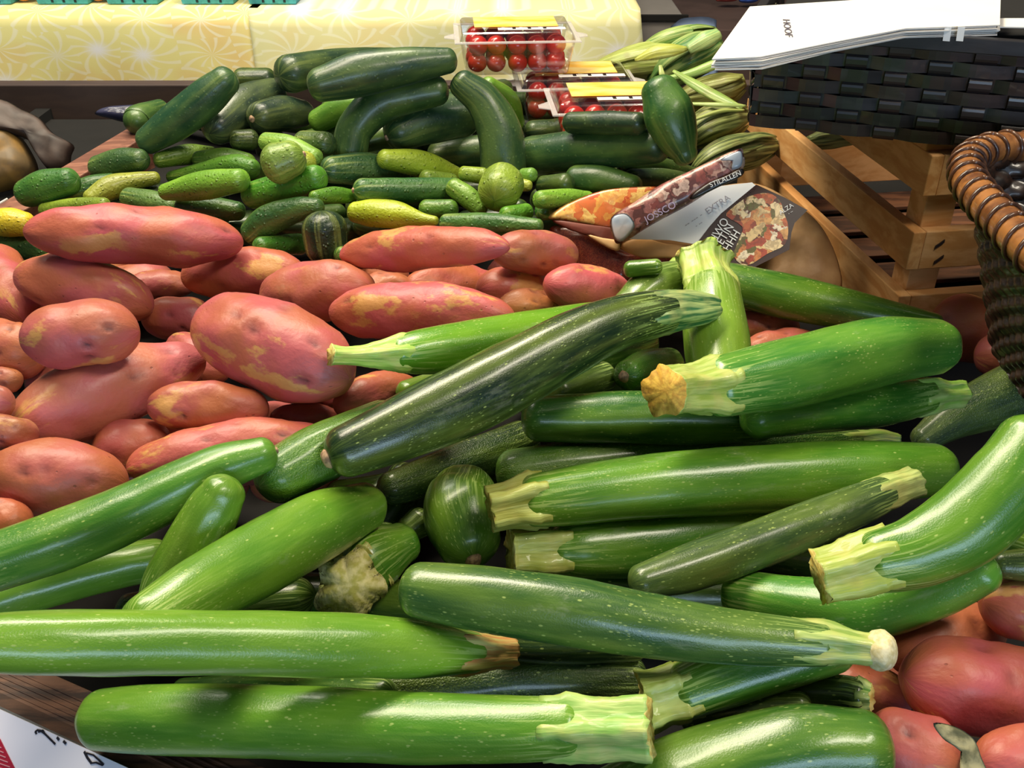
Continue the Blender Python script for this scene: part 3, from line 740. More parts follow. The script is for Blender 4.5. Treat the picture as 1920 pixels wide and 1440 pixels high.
po('long smooth pink potato with a greenish right tip', 793, 588, 174, 54, 2, .2, 'bb4f4d', taper=-.1, eyepos=[(.15, .6), (.72, .9)])
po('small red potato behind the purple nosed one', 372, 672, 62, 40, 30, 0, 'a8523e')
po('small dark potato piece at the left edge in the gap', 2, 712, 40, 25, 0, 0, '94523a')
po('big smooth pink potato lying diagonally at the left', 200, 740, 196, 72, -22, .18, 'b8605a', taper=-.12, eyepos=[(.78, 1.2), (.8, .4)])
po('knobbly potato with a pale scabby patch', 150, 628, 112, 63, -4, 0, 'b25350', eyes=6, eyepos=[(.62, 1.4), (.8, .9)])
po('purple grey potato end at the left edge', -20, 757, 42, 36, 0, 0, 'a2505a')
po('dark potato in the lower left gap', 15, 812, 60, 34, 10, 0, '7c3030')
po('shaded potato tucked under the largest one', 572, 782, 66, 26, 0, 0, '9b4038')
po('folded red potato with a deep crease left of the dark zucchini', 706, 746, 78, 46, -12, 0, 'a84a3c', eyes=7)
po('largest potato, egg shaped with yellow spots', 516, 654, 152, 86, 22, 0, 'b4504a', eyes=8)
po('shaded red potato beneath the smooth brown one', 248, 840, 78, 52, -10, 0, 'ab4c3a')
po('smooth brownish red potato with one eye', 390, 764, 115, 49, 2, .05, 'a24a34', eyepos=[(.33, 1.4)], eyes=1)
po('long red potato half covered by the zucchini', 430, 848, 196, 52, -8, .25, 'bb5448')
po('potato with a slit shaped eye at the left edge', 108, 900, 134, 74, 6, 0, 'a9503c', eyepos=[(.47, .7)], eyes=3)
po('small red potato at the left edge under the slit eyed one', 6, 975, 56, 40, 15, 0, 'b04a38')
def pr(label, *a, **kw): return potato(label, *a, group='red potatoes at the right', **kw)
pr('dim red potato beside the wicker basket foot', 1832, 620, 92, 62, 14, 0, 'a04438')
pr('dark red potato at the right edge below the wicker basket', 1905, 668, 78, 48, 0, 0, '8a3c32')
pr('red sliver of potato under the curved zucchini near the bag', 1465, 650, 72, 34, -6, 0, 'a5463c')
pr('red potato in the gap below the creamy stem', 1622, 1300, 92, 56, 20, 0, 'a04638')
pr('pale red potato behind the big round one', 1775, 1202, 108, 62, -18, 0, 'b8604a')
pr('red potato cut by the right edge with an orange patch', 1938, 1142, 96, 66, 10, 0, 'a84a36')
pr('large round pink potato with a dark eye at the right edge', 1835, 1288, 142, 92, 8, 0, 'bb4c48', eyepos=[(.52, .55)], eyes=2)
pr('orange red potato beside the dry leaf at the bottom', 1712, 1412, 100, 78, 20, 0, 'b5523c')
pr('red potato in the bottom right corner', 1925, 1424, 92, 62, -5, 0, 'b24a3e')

# ================================================================ PHOTO BAG
def mat_food(name, cols, dark, scale=160, soft=.5, seed=0):
    t = NT(name); tc = t.vadd(t.n('ShaderNodeTexCoord').outputs['Object'], (seed*1.0, 0, 0))
    d = t.noise(tc, scale*.9, 3, out=1); v = t.vadd(tc, t.vscale(d, (.022, .022, .022)))
    vo = t.n('ShaderNodeTexVoronoi', {'Vector': v, 'Scale': scale}); c = vo.outputs['Color']
    s = t.n('ShaderNodeSeparateColor', {0: c}).outputs[0]
    cr = t.n('ShaderNodeValToRGB'); e = cr.color_ramp.elements; cr.color_ramp.interpolation = 'CONSTANT'
    t.set(cr, 0, s); e[0].color = lin(cols[0]); e[1].position = 1/len(cols); e[1].color = lin(cols[1])
    for i, h in enumerate(cols[2:]): q = e.new((i+2)/len(cols)); q.color = lin(h)
    edge = t.ramp(vo.outputs[0], .35*soft*1.6, .8, 0, 1)
    n = t.noise(v, scale*2.2, 3)
    col = t.mix(t.ramp(n, .4, .62, 0, .45), cr.outputs[0], lin(dark)); col = t.mix(edge, col, lin(dark))
    return t.fin(col, .35, .3)
BP = at_z(1320, 560, -.06)
BN = Vector((-.05, -.80, .60)).normalized()
bag = empty('printed_paper_bag', at_z(1330, 545, -.09)); tag(bag, 'brown paper bag with food photos, its printed top folded over, leaning on the pine crate', 'bag')
MPAPER = mat_simple('brown_paper', 'c39a6a', .55, .2, 26, .8, hex2='a97f52', dist=.004)
pil('body', [(1062, 452), (1130, 418), (1230, 372), (1330, 352), (1420, 345), (1500, 388), (1545, 432), (1574, 500), (1572, 552), (1500, 585), (1380, 600), (1260, 560), (1180, 520), (1100, 490)], BP, BN, .030, MPAPER, -.040, bag, sub=6, rings=26, crumple=.085, seed=4, back=.8)
MNET = mat_food('red_brown_net', ['8c3a28', 'a24a30', '6e2a1e', '9c5636'], '5a1e18', 420)
pil('red_net_side', [(1030, 430), (1060, 424), (1120, 450), (1200, 478), (1300, 482), (1290, 500), (1240, 510), (1190, 520), (1170, 540), (1130, 528), (1085, 500), (1050, 465)], BP, BN, .010, MNET, -.004, bag, rings=12, crumple=.05, seed=6)
MOR = mat_food('orange_food_photo', ['e8a850', 'f4cf78', 'd8703a', 'e27c3c', 'f0c06a', 'c8542c'], 'c8743c', 90, 1.4)
pil('orange_panel', [(1028, 408), (1052, 388), (1095, 368), (1140, 355), (1200, 350), (1242, 352), (1230, 380), (1190, 410), (1150, 432), (1100, 420), (1050, 412)], BP, BN, .004, MOR, .012, bag, rings=10, crumple=.03, seed=7)
def flat(name, px, mat, off, th=.0006, parent=bag, P0=BP, n=BN, sub=1):
    o = smooth_outline(px, sub) if sub > 1 else px
    m = MB(); P = [on_plane(a, b, P0, n, off) for a, b in o]
    if (P[1]-P[0]).cross(P[2]-P[1]).dot(n) < 0: P = P[::-1]
    m.plate(P, n, th); return m.build(name, mat, parent)
MMAR = mat_simple('maroon_print', '7a3a2c', .4, .2, 40, .1, .3)
MWHP = mat_simple('white_print', 'ffffff', .4, .02, 10, 0, .3)
MBLK = mat_simple('black_print', '2a2222', .4, .05, 10, 0, .3)
MGREY = mat_simple('grey_print', 'b9b4bc', .4, .05, 10, 0)
def sheet(name, px, mat, off, amp=.003, parent=bag, seed=1, P0=BP, n=BN):
    return pil(name, px, P0, n, .0025, mat, off, parent, rings=8, crumple=amp*8, seed=seed, sub=3)
sheet('maroon_band', [(1034, 412), (1100, 420), (1165, 432), (1160, 468), (1120, 448), (1070, 432)], MMAR, .0145, seed=2)
sheet('yellow_hem', [(1100, 440), (1130, 446), (1160, 452), (1160, 470), (1138, 464)], mat_simple('pale_orange_print', 'f0c48c', .4, .05, 20, 0), .0165, seed=3)
def text(name, body, px, py, size_px, ang, mat, off, P0=BP, n=BN, parent=bag, sx=1.0, extrude=.0002):
    c = bpy.data.curves.new(name, 'FONT'); c.body = body; c.align_x = 'CENTER'; c.align_y = 'CENTER'; c.extrude = extrude
    p = on_plane(px, py, P0, n, off); p2 = on_plane(px+math.cos(R_(ang))*20, py+math.sin(R_(ang))*20, P0, n, off)
    X = (p2-p).normalized(); Z = n.normalized(); Y = Z.cross(X)
    c.size = size_px*depth(p)/F
    c.materials.append(mat); o = bpy.data.objects.new(name, c)
    M = Matrix((X*sx, Y, Z)).transposed().to_4x4(); M.translation = p - (parent.location if parent else Vector())
    COL.objects.link(o); dg = bpy.context.evaluated_depsgraph_get(); dg.update(); me = bpy.data.meshes.new_from_object(o.evaluated_get(dg))
    bpy.data.objects.remove(o); o = bpy.data.objects.new(name, me); COL.objects.link(o)
    if not me.materials: me.materials.append(mat)
    o.parent = parent; o.matrix_basis = M
    return o
sheet('tan_fold', [(1162, 456), (1200, 444), (1250, 456), (1300, 462), (1290, 484), (1250, 484), (1205, 483), (1170, 470)], mat_simple('tan_paper', 'd9a566', .5, .1, 30, .4), .014, seed=8)
flat('white_panel', [(1178, 448), (1245, 405), (1300, 366), (1340, 350), (1410, 342), (1420, 350), (1402, 372), (1352, 400), (1330, 425), (1305, 458), (1255, 450)], MWHP, .0205, .001)
text('small_print', 'EXTRA', 1346, 384, 17, -34, MGREY, .0215); text('small_print', '-- --- -', 1300, 412, 13, -34, MGREY, .0215, sx=1.2); text('small_print', '- --', 1310, 420, 12, -34, MGREY, .0215)
MFOOD = mat_food('pasta_photo', ['e0a868', 'c8683c', 'f0d8a8', 'b04a34', 'e8c890', '6a6a34', 'd88a50', 'f4e4c8'], '5a2a1c', 105, 1.3)
flat('dark_panel', [(1418, 346), (1470, 370), (1514, 394), (1490, 418), (1484, 436), (1480, 468), (1405, 506), (1372, 506), (1300, 462), (1330, 425), (1352, 400)], mat_simple('dark_brown_print', '3c2422', .35, .2, 30, 0, .3), .0205, .001)
flat('food_photo', [(1405, 368), (1440, 362), (1462, 376), (1470, 400), (1478, 425), (1472, 458), (1440, 475), (1400, 498), (1376, 480), (1385, 450), (1392, 425), (1362, 405), (1375, 388)], MFOOD, .0212, .0005, sub=3)
text('panel_lettering', 'ALZA', 1474, 392, 12, -33, MWHP, .0218); text('panel_lettering', '- --', 1482, 398, 8, -33, MWHP, .0218)
for k, (tx, ax, ay, sz) in enumerate([('SHWO', 1346, 436, 22), ('OHETIN', 1352, 452, 22), ('OHHHH', 1364, 464, 22)]):
    text('panel_lettering', tx, ax, ay, sz, -58, MWHP, .0218+.0002*k, sx=.9)
MFLAP = mat_food('meat_photo', ['c0807a', 'd8a898', '9c5650', 'e0c0b0', 'b4746a', '7a4c48', 'd0a090'], '6a4440', 110, 1.2, seed=3)
PF = on_plane(1260, 400, BP, BN, .034); NF = Vector((-.15, -.86, .48)).normalized()
pil('top_fold', [(1146, 408), (1190, 378), (1240, 345), (1290, 322), (1325, 305), (1384, 279), (1394, 288), (1392, 318), (1340, 352), (1290, 385), (1225, 420), (1165, 456), (1150, 446)], PF, NF, .009, MFLAP, 0, bag, rings=12, crumple=.03, seed=11, back=.9)
sheet('pale_blue_end', [(1146, 410), (1165, 400), (1180, 405), (1190, 425), (1168, 452), (1152, 446)], mat_simple('pale_blue_print', 'b9cbe0', .35, .06, 40, 0, .4, hex2='dcd8dc'), .0105, P0=PF, n=NF, seed=13)
sheet('pale_blue_corner', [(1350, 300), (1384, 283), (1392, 290), (1390, 312), (1372, 318), (1372, 302)], mat_simple('pale_blue_print_dark', 'aab6c6', .35, .06, 40, 0, .4), .0095, P0=PF, n=NF, seed=14)
sheet('dark_strip', [(1328, 343), (1360, 330), (1391, 316), (1391, 330), (1345, 352), (1300, 374), (1296, 366)], MBLK, .0112, P0=PF, n=NF, seed=15)
text('fold_lettering', 'STILALLEN', 1360, 336, 13, -22, MWHP, .0145, PF, NF)
text('fold_lettering', 'JOSSCO', 1238, 398, 18, -28, mat_simple('lilac_print', 'c8b8dc', .4, .05, 10, 0), .0155, PF, NF)
for a, b, r in [(1120, 470, 45), (1180, 440, 50), (1240, 440, 60), (1300, 460, 70), (1370, 450, 75), (1440, 460, 80), (1500, 500, 70), (1400, 540, 60), (1300, 520, 60), (1230, 490, 50)]:
    p = on_plane(a, b, BP, BN, -.06*r/70); PLC = np.vstack([PLC, [tuple(p)]]); PLR = np.append(PLR, .8*r*depth(p)/F)

# ================================================================ ZUCCHINI
def zu(label, pts, color, stem=None, **kw): return long_fruit('zucchini', label, pts, color, stem=stem, group='zucchini in the front pile', **kw)
BR = '76a82c'; MD = '4c8a26'; DK = '2f6424'; VD = '1c4a22'; GR = '3c5c36'
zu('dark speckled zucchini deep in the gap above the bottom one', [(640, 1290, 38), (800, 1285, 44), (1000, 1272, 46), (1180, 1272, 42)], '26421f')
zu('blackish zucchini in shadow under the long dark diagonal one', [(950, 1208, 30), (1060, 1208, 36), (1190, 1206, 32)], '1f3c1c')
zu('green zucchini edge showing along the top of the bottom one', [(345, 1298, 26), (520, 1292, 32), (720, 1302, 30)], '2f5f1c', low=.03)
zu('thin dark zucchini below the creamy stem with a ragged green tip', [(1390, 1318, 30), (1480, 1300, 34), (1575, 1300, 34), (1610, 1305, 33)], '2b4424', [(1610, 1305, 33), (1635, 1308, 24)], stemcol='4c7a2c')
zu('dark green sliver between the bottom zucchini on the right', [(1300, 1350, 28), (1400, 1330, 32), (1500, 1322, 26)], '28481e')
zu('grey green dusty zucchini running off the right edge', [(1732, 822, 26), (1800, 778, 42), (1900, 738, 56), (1960, 722, 56)], '37502f', facets=6)
zu('green zucchini end at the right edge behind the curved one', [(1902, 1000, 36), (1950, 1010, 46)], '567f22')
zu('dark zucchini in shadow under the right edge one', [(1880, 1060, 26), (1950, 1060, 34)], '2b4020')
zu('bright green zucchini under the curved right hand one', [(1838, 1072, 42), (1755, 1108, 50), (1640, 1142, 54), (1500, 1135, 52), (1390, 1115, 45)], '4f9a30', lift=.0)
zu('round dark green zucchini end at the bottom edge', [(1612, 1405, 76), (1480, 1412, 88), (1300, 1462, 90), (1120, 1530, 76)], '3b7226', facets=6)
zu('small zucchini tip in a dark gap beside the stubby one', [(768, 992, 26), (785, 980, 30)], '35591f')
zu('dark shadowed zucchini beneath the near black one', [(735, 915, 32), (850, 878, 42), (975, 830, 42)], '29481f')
zu('dim green zucchini peeking above the near black one at left', [(762, 735, 22), (820, 722, 26)], '4a7a22')
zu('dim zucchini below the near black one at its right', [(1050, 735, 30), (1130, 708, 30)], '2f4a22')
zu('green zucchini passing under the near black one at left', [(522, 892, 54), (600, 850, 56), (720, 795, 48)], '447c22')
zu('dusty green zucchini under the pale star ended one', [(735, 1022, 30), (718, 1010, 32)], '3a6a1e')
zu('zucchini with its dry ragged yellow stem facing the camera', [(752, 1020, 40), (712, 1040, 58), (678, 1062, 66)], '44861e', [(678, 1062, 62), (660, 1090, 50), (655, 1098, 56)], stemcol='b3b058', kmax=1.4, flare=1.15, amax=.93, toward=.02, cut=MPALE)
zu('dark zucchini with a dusty pale stripe behind the bright long one', [(965, 887, 44), (1100, 872, 48), (1300, 856, 46), (1500, 838, 34), (1610, 824, 18)], '3d6f25', [(1610, 824, 17), (1650, 820, 15), (1684, 824, 11)], stemcol='8fb04c')
zu('stubby zucchini standing with its tan scar toward the camera', [(878, 1012, 60), (868, 975, 72), (866, 945, 70), (872, 925, 60)], '4a7a1e', kmax=1.0, scar=.22, amax=.9)
zu('bright zucchini with a torn pale stem under the long one', [(1480, 985, 38), (1350, 1000, 54), (1200, 1022, 60), (1090, 1028, 56), (1048, 1030, 48)], '4f8e22', [(1048, 1030, 46), (1000, 1032, 46), (956, 1034, 42)], stemcol='a3ad44', flare=1.1)
zu('short zucchini end glistening under the near black one', [(1180, 703, 30), (1215, 690, 36), (1250, 685, 34)], '4a8a22', scar=.3, kmax=1.0, amax=.9)
zu('smooth dark green zucchini with blue sheen under the yellow stem', [(1012, 785, 44), (1150, 783, 49), (1300, 783, 50), (1425, 785, 42)], '2f6c22', facets=4)
zu('zucchini with a pale ruffled stem at its right end', [(1420, 785, 38), (1540, 766, 44), (1660, 755, 42), (1738, 742, 32)], '3f8426', [(1738, 742, 30), (1775, 740, 25), (1802, 738, 25)], stemcol='93c04e')
zu('long dark zucchini lying against the photo bag', [(1752, 607, 20), (1640, 590, 34), (1500, 562, 42), (1380, 535, 40), (1320, 522, 34)], '37701f', kmax=.6)
zu('dull pale zucchini in front of the photo bag', [(1180, 575, 34), (1225, 545, 46), (1275, 528, 40)], '6a8a3a', [(1275, 528, 36), (1310, 505, 28), (1325, 498, 26)], stemcol='98b64c')
zu('small dark zucchini tip touching the bag edge', [(1182, 505, 16), (1230, 500, 15)], '3c6f22')
zu('light green zucchini standing upright with its ruffled stem up', [(1348, 700, 58), (1342, 640, 62), (1335, 580, 58), (1332, 545, 52)], '7fa838', [(1332, 545, 50), (1322, 510, 42), (1318, 488, 46)], kmax=1.3, stemcol='a6c452', flare=1.12, lift=.01)
zu('fat green zucchini with a big yellow cut stem at its left', [(1752, 650, 52), (1650, 660, 63), (1500, 695, 66), (1400, 715, 60), (1345, 726, 55)], '4a9434', [(1345, 726, 52), (1300, 730, 45), (1246, 734, 46)], stemcol='a0b850', flare=1.05, facets=6, toward=.022, cut=MYEL)
zu('slim bright zucchini with a forked pale stem at the left', [(1150, 598, 36), (1000, 628, 46), (880, 648, 47), (790, 660, 43), (742, 665, 34)], '5ea21c', [(742, 665, 33), (690, 668, 22), (650, 668, 17), (620, 666, 19)], stemcol='a4cc54', flare=1.1)
zu('near black long zucchini lying diagonally across the pile', [(652, 845, 52), (760, 800, 64), (900, 735, 70), (1040, 660, 64), (1150, 608, 53), (1250, 582, 41)], '10281a', [(1250, 582, 41), (1310, 578, 31), (1342, 576, 22)], stemcol='2f6a3a', scar=.25, facets=4, cut=MS)
zu('long bright green zucchini with a chewed yellow stem end', [(1752, 882, 50), (1600, 888, 62), (1400, 900, 64), (1200, 914, 60), (1060, 932, 54), (1000, 940, 50)], '5c9a28', [(1000, 940, 48), (955, 948, 42), (918, 956, 42)], stemcol='b3b854', flare=1.0, facets=5)
zu('slender grey green zucchini with a whitish cut end', [(1205, 1090, 32), (1300, 1062, 44), (1450, 1010, 44), (1580, 958, 40), (1660, 925, 33)], '3c5634', [(1660, 925, 32), (1695, 912, 29), (1715, 905, 30)], stemcol='8a9c52', facets=4, cut=MCREAM)
zu('curved zucchini on the right with a broad ruffled stem', [(1935, 835, 66), (1895, 900, 78), (1810, 985, 78), (1720, 1035, 68), (1640, 1055, 58)], '4c8c22', [(1640, 1055, 56), (1590, 1072, 52), (1535, 1085, 48)], stemcol='a3b64a', flare=1.05, facets=6)
zu('light green zucchini slanting off the left edge', [(-60, 1150, 34), (10, 1122, 44), (110, 1092, 42), (220, 1062, 42), (290, 1050, 40)], '71a832')
zu('long zucchini slanting up from the left edge', [(492, 853, 34), (400, 885, 48), (250, 958, 55), (100, 1018, 58), (-60, 1070, 56)], '4f8f30', scar=.12)
zu('short upright green zucchini between the slanting ones', [(418, 925, 42), (400, 955, 50), (365, 1020, 54), (320, 1090, 50), (300, 1130, 42)], '5a8e26', kmax=.8, facets=6)
zu('thick zucchini slanting from the lower left to a blue green tip', [(682, 950, 46), (600, 985, 64), (480, 1050, 70), (370, 1112, 66), (280, 1165, 56)], '649c2c', scar=.13)
zu('zucchini with a flared green stem pointing down left', [(1560, 1215, 50), (1450, 1240, 58), (1340, 1275, 58), (1285, 1296, 54)], '407c20', [(1285, 1296, 52), (1245, 1308, 50), (1208, 1318, 56)], stemcol='9aac42', flare=1.05)
zu('long light green zucchini with an orange dried stem end', [(0, 1205, 56), (150, 1205, 62), (400, 1205, 60), (650, 1210, 60), (800, 1218, 52), (890, 1224, 38)], '73aa2e', [(890, 1224, 34), (930, 1224, 30), (962, 1224, 28)], stemcol='c88a50', cut=MORANGE, facets=5)
zu('long dark zucchini with a creamy round stem end', [(790, 1106, 52), (900, 1122, 60), (1080, 1148, 63), (1250, 1178, 57), (1420, 1198, 48), (1540, 1208, 40)], '36622e', [(1540, 1208, 39), (1600, 1215, 31), (1640, 1219, 29), (1662, 1220, 29)], stemcol='86a44c', cut=MCREAM, facets=4, ball=1.35)
zu('bottom zucchini with a broad ribbed pale green stem', [(195, 1348, 56), (300, 1348, 64), (500, 1352, 67), (750, 1362, 65), (950, 1366, 61), (1070, 1364, 56)], '5c9a2c', [(1070, 1364, 54), (1140, 1364, 52), (1220, 1364, 56)], stemcol='8cbc58', flare=1.0, facets=5)
print('HEIGHTS', sorted(HTS, reverse=True)[:24])

# ================================================================ TOMATO BOXES
def mat_clear():
    t = NT('clear_plastic'); tr = t.n('ShaderNodeBsdfTransparent', {0: (.97, .96, .96, 1)}); gl = t.n('ShaderNodeBsdfGlossy', {'Color': (1, 1, 1, 1), 'Roughness': .12})
    lw = t.n('ShaderNodeLayerWeight', {'Blend': .30}); mx = t.n('ShaderNodeMixShader')
    t.set(mx, 0, t.math('ADD', t.math('MULTIPLY', lw.outputs[1], .45), .13)); t.t.links.new(tr.outputs[0], mx.inputs[1]); t.t.links.new(gl.outputs[0], mx.inputs[2])
    t.t.links.new(mx.outputs[0], t.out.inputs[0]); t.t.nodes.remove(t.b); return t.m
MCLR = mat_clear()
MFROST = NT('frosted_plastic_edge'); MFROST = MFROST.fin((.80, .76, .76, 1), .25, .6, Alpha=.42)
MTOM = mat_simple('tomato_skin', 'b5201c', .25, .2, 80, .05, .4, hex2='cc3020')
MLAB = mat_simple('orange_label', 'f6b83c', .4, .1, 14, 0, .2, hex2='f7d98a', stretch=(1, 3, 1))
MWL = mat_simple('white_label', 'f4f0ea', .4, .02, 10, 0)
tv, tf, _ = sweep([(0, 0, .0115-math.cos(a)*.0115) for a in np.linspace(.02, 3.12, 12)], [max(math.sin(a), .03)*.0122 for a in np.linspace(.02, 3.12, 12)], 16)
TM = None
def clamshell(label, X, Y, Z, yaw, tlabel, tgroup, pitch=0):
    """X,Y,Z: middle of the front bottom edge"""
    global TM
    W, D, Hh = .150, .105, .052
    M = Matrix.Translation((X, Y, Z)) @ Matrix.Rotation(R_(yaw), 4, 'Z') @ Matrix.Rotation(R_(pitch), 4, 'X')
    e = empty('tomato_clamshell', (X, Y, Z)); tag(e, label, 'tomato box', 'clear boxes of small tomatoes')
    def T(x, y, z): return M @ Vector((x, y, z))
    def rect(w, d, z, o=0): return [T(-w, -o, z), T(w, -o, z), T(w, d, z), T(-w, d, z)]
    def loft(name, lv, mat, cap0=False, cap1=False, th=.0006):
        V = sum(lv, []); Fc = []
        for i in range(len(lv)-1):
            for k in range(4): a = i*4+k; b = i*4+(k+1) % 4; Fc.append((a, b, b+4, a+4))
        if cap0: Fc.append((3, 2, 1, 0))
        if cap1: q = 4*(len(lv)-1); Fc.append((q, q+1, q+2, q+3))
        o = mesh_obj(name, V, Fc, mat, e, False); s = o.modifiers.new('b', 'BEVEL'); s.width = .004; s.segments = 3; return o
    w = W/2
    loft('tray', [[T(-w+.008, .008, 0), T(w-.008, .008, 0), T(w-.008, D-.008, 0), T(-w+.008, D-.008, 0)], [T(-w, 0, Hh-.008), T(w, 0, Hh-.008), T(w, D, Hh-.008), T(-w, D, Hh-.008)]], MCLR, cap0=True)
    loft('lid', [[T(-w, 0, Hh-.006), T(w, 0, Hh-.006), T(w, D, Hh-.006), T(-w, D, Hh-.006)], [T(-w+.004, .004, Hh+.004), T(w-.004, .004, Hh+.004), T(w-.004, D-.004, Hh+.004), T(-w+.004, D-.004, Hh+.004)]], MCLR, cap1=True)
    m = MB()   # flange with corner ears
    f = .007
    O = [(-w-f, -f), (w+f, -f), (w+f, D+f), (-w-f, D+f)]; I = [(-w, 0), (w, 0), (w, D), (-w, D)]
    for k in range(4):
        a, b = O[k], O[(k+1) % 4]; c, d = I[(k+1) % 4], I[k]
        m.hexa([T(*a, Hh-.0085), T(*b, Hh-.0085), T(*c, Hh-.0085), T(*d, Hh-.0085), T(*a, Hh-.0065), T(*b, Hh-.0065), T(*c, Hh-.0065), T(*d, Hh-.0065)])
    m.build('flange', MFROST, e, bevel=.0005)
    for sx in (-1, 1):
        m = MB(); x = sx*(w+f); y0, y1 = .02, .055
        p = [T(x-sx*.002, y0, Hh-.0075), T(x+sx*.013, (y0+y1)/2-.006, Hh-.0085), T(x+sx*.013, (y0+y1)/2+.006, Hh-.0085), T(x-sx*.002, y1, Hh-.0075)]
        if sx < 0: p = p[::-1]
        m.plate(p, M.to_3x3() @ Vector((0, 0, 1)), .0012); m.build('closing_tab', MFROST, e)
    up = M.to_3x3() @ Vector((0, 0, 1))
    m = MB(); m.plate([T(-w+.020, .030, Hh+.0052), T(w-.020, .030, Hh+.0052), T(w-.020, D-.014, Hh+.0052), T(-w+.020, D-.014, Hh+.0052)], up, .0006); m.build('paper_label', MLAB, e)
    m = MB(); m.plate([T(-w+.05, .012, Hh+.0051), T(w-.012, .012, Hh+.0051), T(w-.012, .024, Hh+.0051), T(-w+.05, .024, Hh+.0051)], up, .0004); st = m.build('white_strip', MWL, e)
    for xx in (-.004, .016, .036):
        m = MB(); m.box(T(xx, .019, Hh+.0053), M.to_3x3() @ Vector((.0022, 0, 0)), M.to_3x3() @ Vector((0, .004, 0)), M.to_3x3() @ Vector((0, 0, .0003))); m.build('black_mark', MBLK, e)
    r = random.Random(int(X*1e4)+3)
    for k in range(2):
        for j in range(3):
            for i in range(5):
                x = -w+.0225+i*.0262+r.uniform(-.0015, .0015); y = .022+j*.029+r.uniform(-.002, .002); z = .0012+k*.0218
                if TM is None:
                    o = mesh_obj('grape_tomato', tv, tf, MTOM, origin=Vector((0, 0, 0))); TM = o
                else:
                    o = TM.copy(); COL.objects.link(o)
                o.matrix_world = Matrix.Translation(T(x, y, z)) @ Matrix.Rotation(r.uniform(0, 6.28), 4, 'Z') @ Matrix.Scale(r.uniform(1.05, 1.12), 4)
                tag(o, tlabel, 'tomato', tgroup)
# B lower back, C front, A on top of B
clamshell('lower clear tomato box with orange label, under the topmost box', .088, 1.300, .000, 4, 'small red tomato inside the middle clamshell box', 'tomatoes in the middle box')
clamshell('front clear tomato box with orange label, beside the fat glossy cucumber', .130, 1.180, .004, 4, 'small red tomato inside the front clamshell box', 'tomatoes in the front box')
clamshell('topmost clear tomato box with orange label, against the yellow cloth', .008, 1.310, .0575, 4, 'small red tomato inside the topmost clamshell box', 'tomatoes in the topmost box')

# ================================================================ CORN AND LEAVES
def mat_husk():
    t = NT('corn_husk'); oi, off = rnd_off(t); p = t.vadd(t.attr('pc', 'Vector'), off)
    st = t.noise(t.vscale(p, (1, 1, .06)), 300, 3); big = t.noise(p, 40, 3)
    col = t.mix(t.ramp(st, .4, .62), oi.outputs['Color'], t.mix(.5, oi.outputs['Color'], (.55, .62, .20, 1)))
    col = t.mix(t.ramp(big, .5, .72, 0, .5), col, (.20, .17, .05, 1))
    t.bump(st, .6, .002); return t.fin(col, .5, .1)
MH = mat_husk()
def pxy(a, b, Y): return at_y(a, b, Y)
def ear(label, pts, color, leaves=3, name='corn_ear'):
    """pts: (px, py, Y, radius px)"""
    SEED[0] += 1; sd = SEED[0]; C = catmull(pts, 34); P = []; rr = []
    for a, b, Y, r in C: p = at_y(a, b, Y); P.append(p); rr.append(max(r, 1.5)*depth(p)/F)
    e = empty(name, P[17]); tag(e, label, 'corn', 'corn ears in their husks at the back right'); o = Vector((sd, sd*.5, 0)); rm = max(rr)
    def sh(i, th, s): return 1+.07*math.cos(7*th+i*.12)+.10*noise.noise(Vector((math.cos(th)*1.5, math.sin(th)*1.5, s/rm*.4))+o)
    vs, fs, info = sweep(P, rr, 28, sh); mesh_obj('husk', vs, fs, MH, e, attrs={'pc': ('FLOAT_VECTOR', info)}, color=lin(color))
    T, N, B = frames(P); rg2 = random.Random(sd)
    for k in range(leaves):   # loose outer husk leaves peeling away
        th = .2+k*1.0+rg2.uniform(-.2, .2); pts3 = []; ws = []
        for i in range(2, 34, 2):
            u = i/33; off = rr[i]*(1.03+.5*max(u-.6, 0)*2); pts3.append(P[i]+(N[i]*math.cos(th+u*.4)+B[i]*math.sin(th+u*.4))*off); ws.append(rm*.55*math.sin(math.pi*min(u*.92+.06, 1))**.7)
        ribbon('husk_leaf', pts3, ws, [N[i]*math.cos(th)+B[i]*math.sin(th) for i in range(2, 34, 2)], color, e)
    return e
def ribbon(name, P, W_, Ns, color, parent=None, cup=.25, thick=.0007):
    vs = []; fs = []; info = []; s = 0; n = len(P)
    for i in range(n):
        t = (P[min(i+1, n-1)]-P[max(i-1, 0)]).normalized(); nn = (Ns[i]-t*Ns[i].dot(t)).normalized(); b = t.cross(nn)
        if i: s += (P[i]-P[i-1]).length
        for j in range(7):
            v = (j-3)/3; vs.append(P[i]+b*W_[i]*v-nn*cup*W_[i]*v*v+nn*.12*W_[i]*(1-abs(v))**3); info.append((W_[i]*v, 0, s))
    for i in range(n-1):
        for j in range(6): a = i*7+j; fs.append((a, a+1, a+8, a+7))
    o = mesh_obj(name, vs, fs, MH, parent, attrs={'pc': ('FLOAT_VECTOR', info)}, color=lin(color)); m = o.modifiers.new('s', 'SOLIDIFY'); m.thickness = thick
    return o
def leaf(label, pts, color, tw=0):
    C = catmull([(a, b, Y*100, r) for a, b, Y, r in pts], 22); P = []; W_ = []; n = len(C)
    for i, (a, b, Y, r) in enumerate(C):
        p = at_y(a, b, Y/100); P.append(p); W_.append(max(r, 1.0)*depth(p)/F)
    up = Vector((0, -.75, .66)); Ns = [(up+Vector((tw*(i/n-.5), 0, 0))).normalized() for i in range(n)]
    tag(ribbon('corn_leaf', P, W_, Ns, color), label, 'leaf', 'loose corn leaves at the back right')
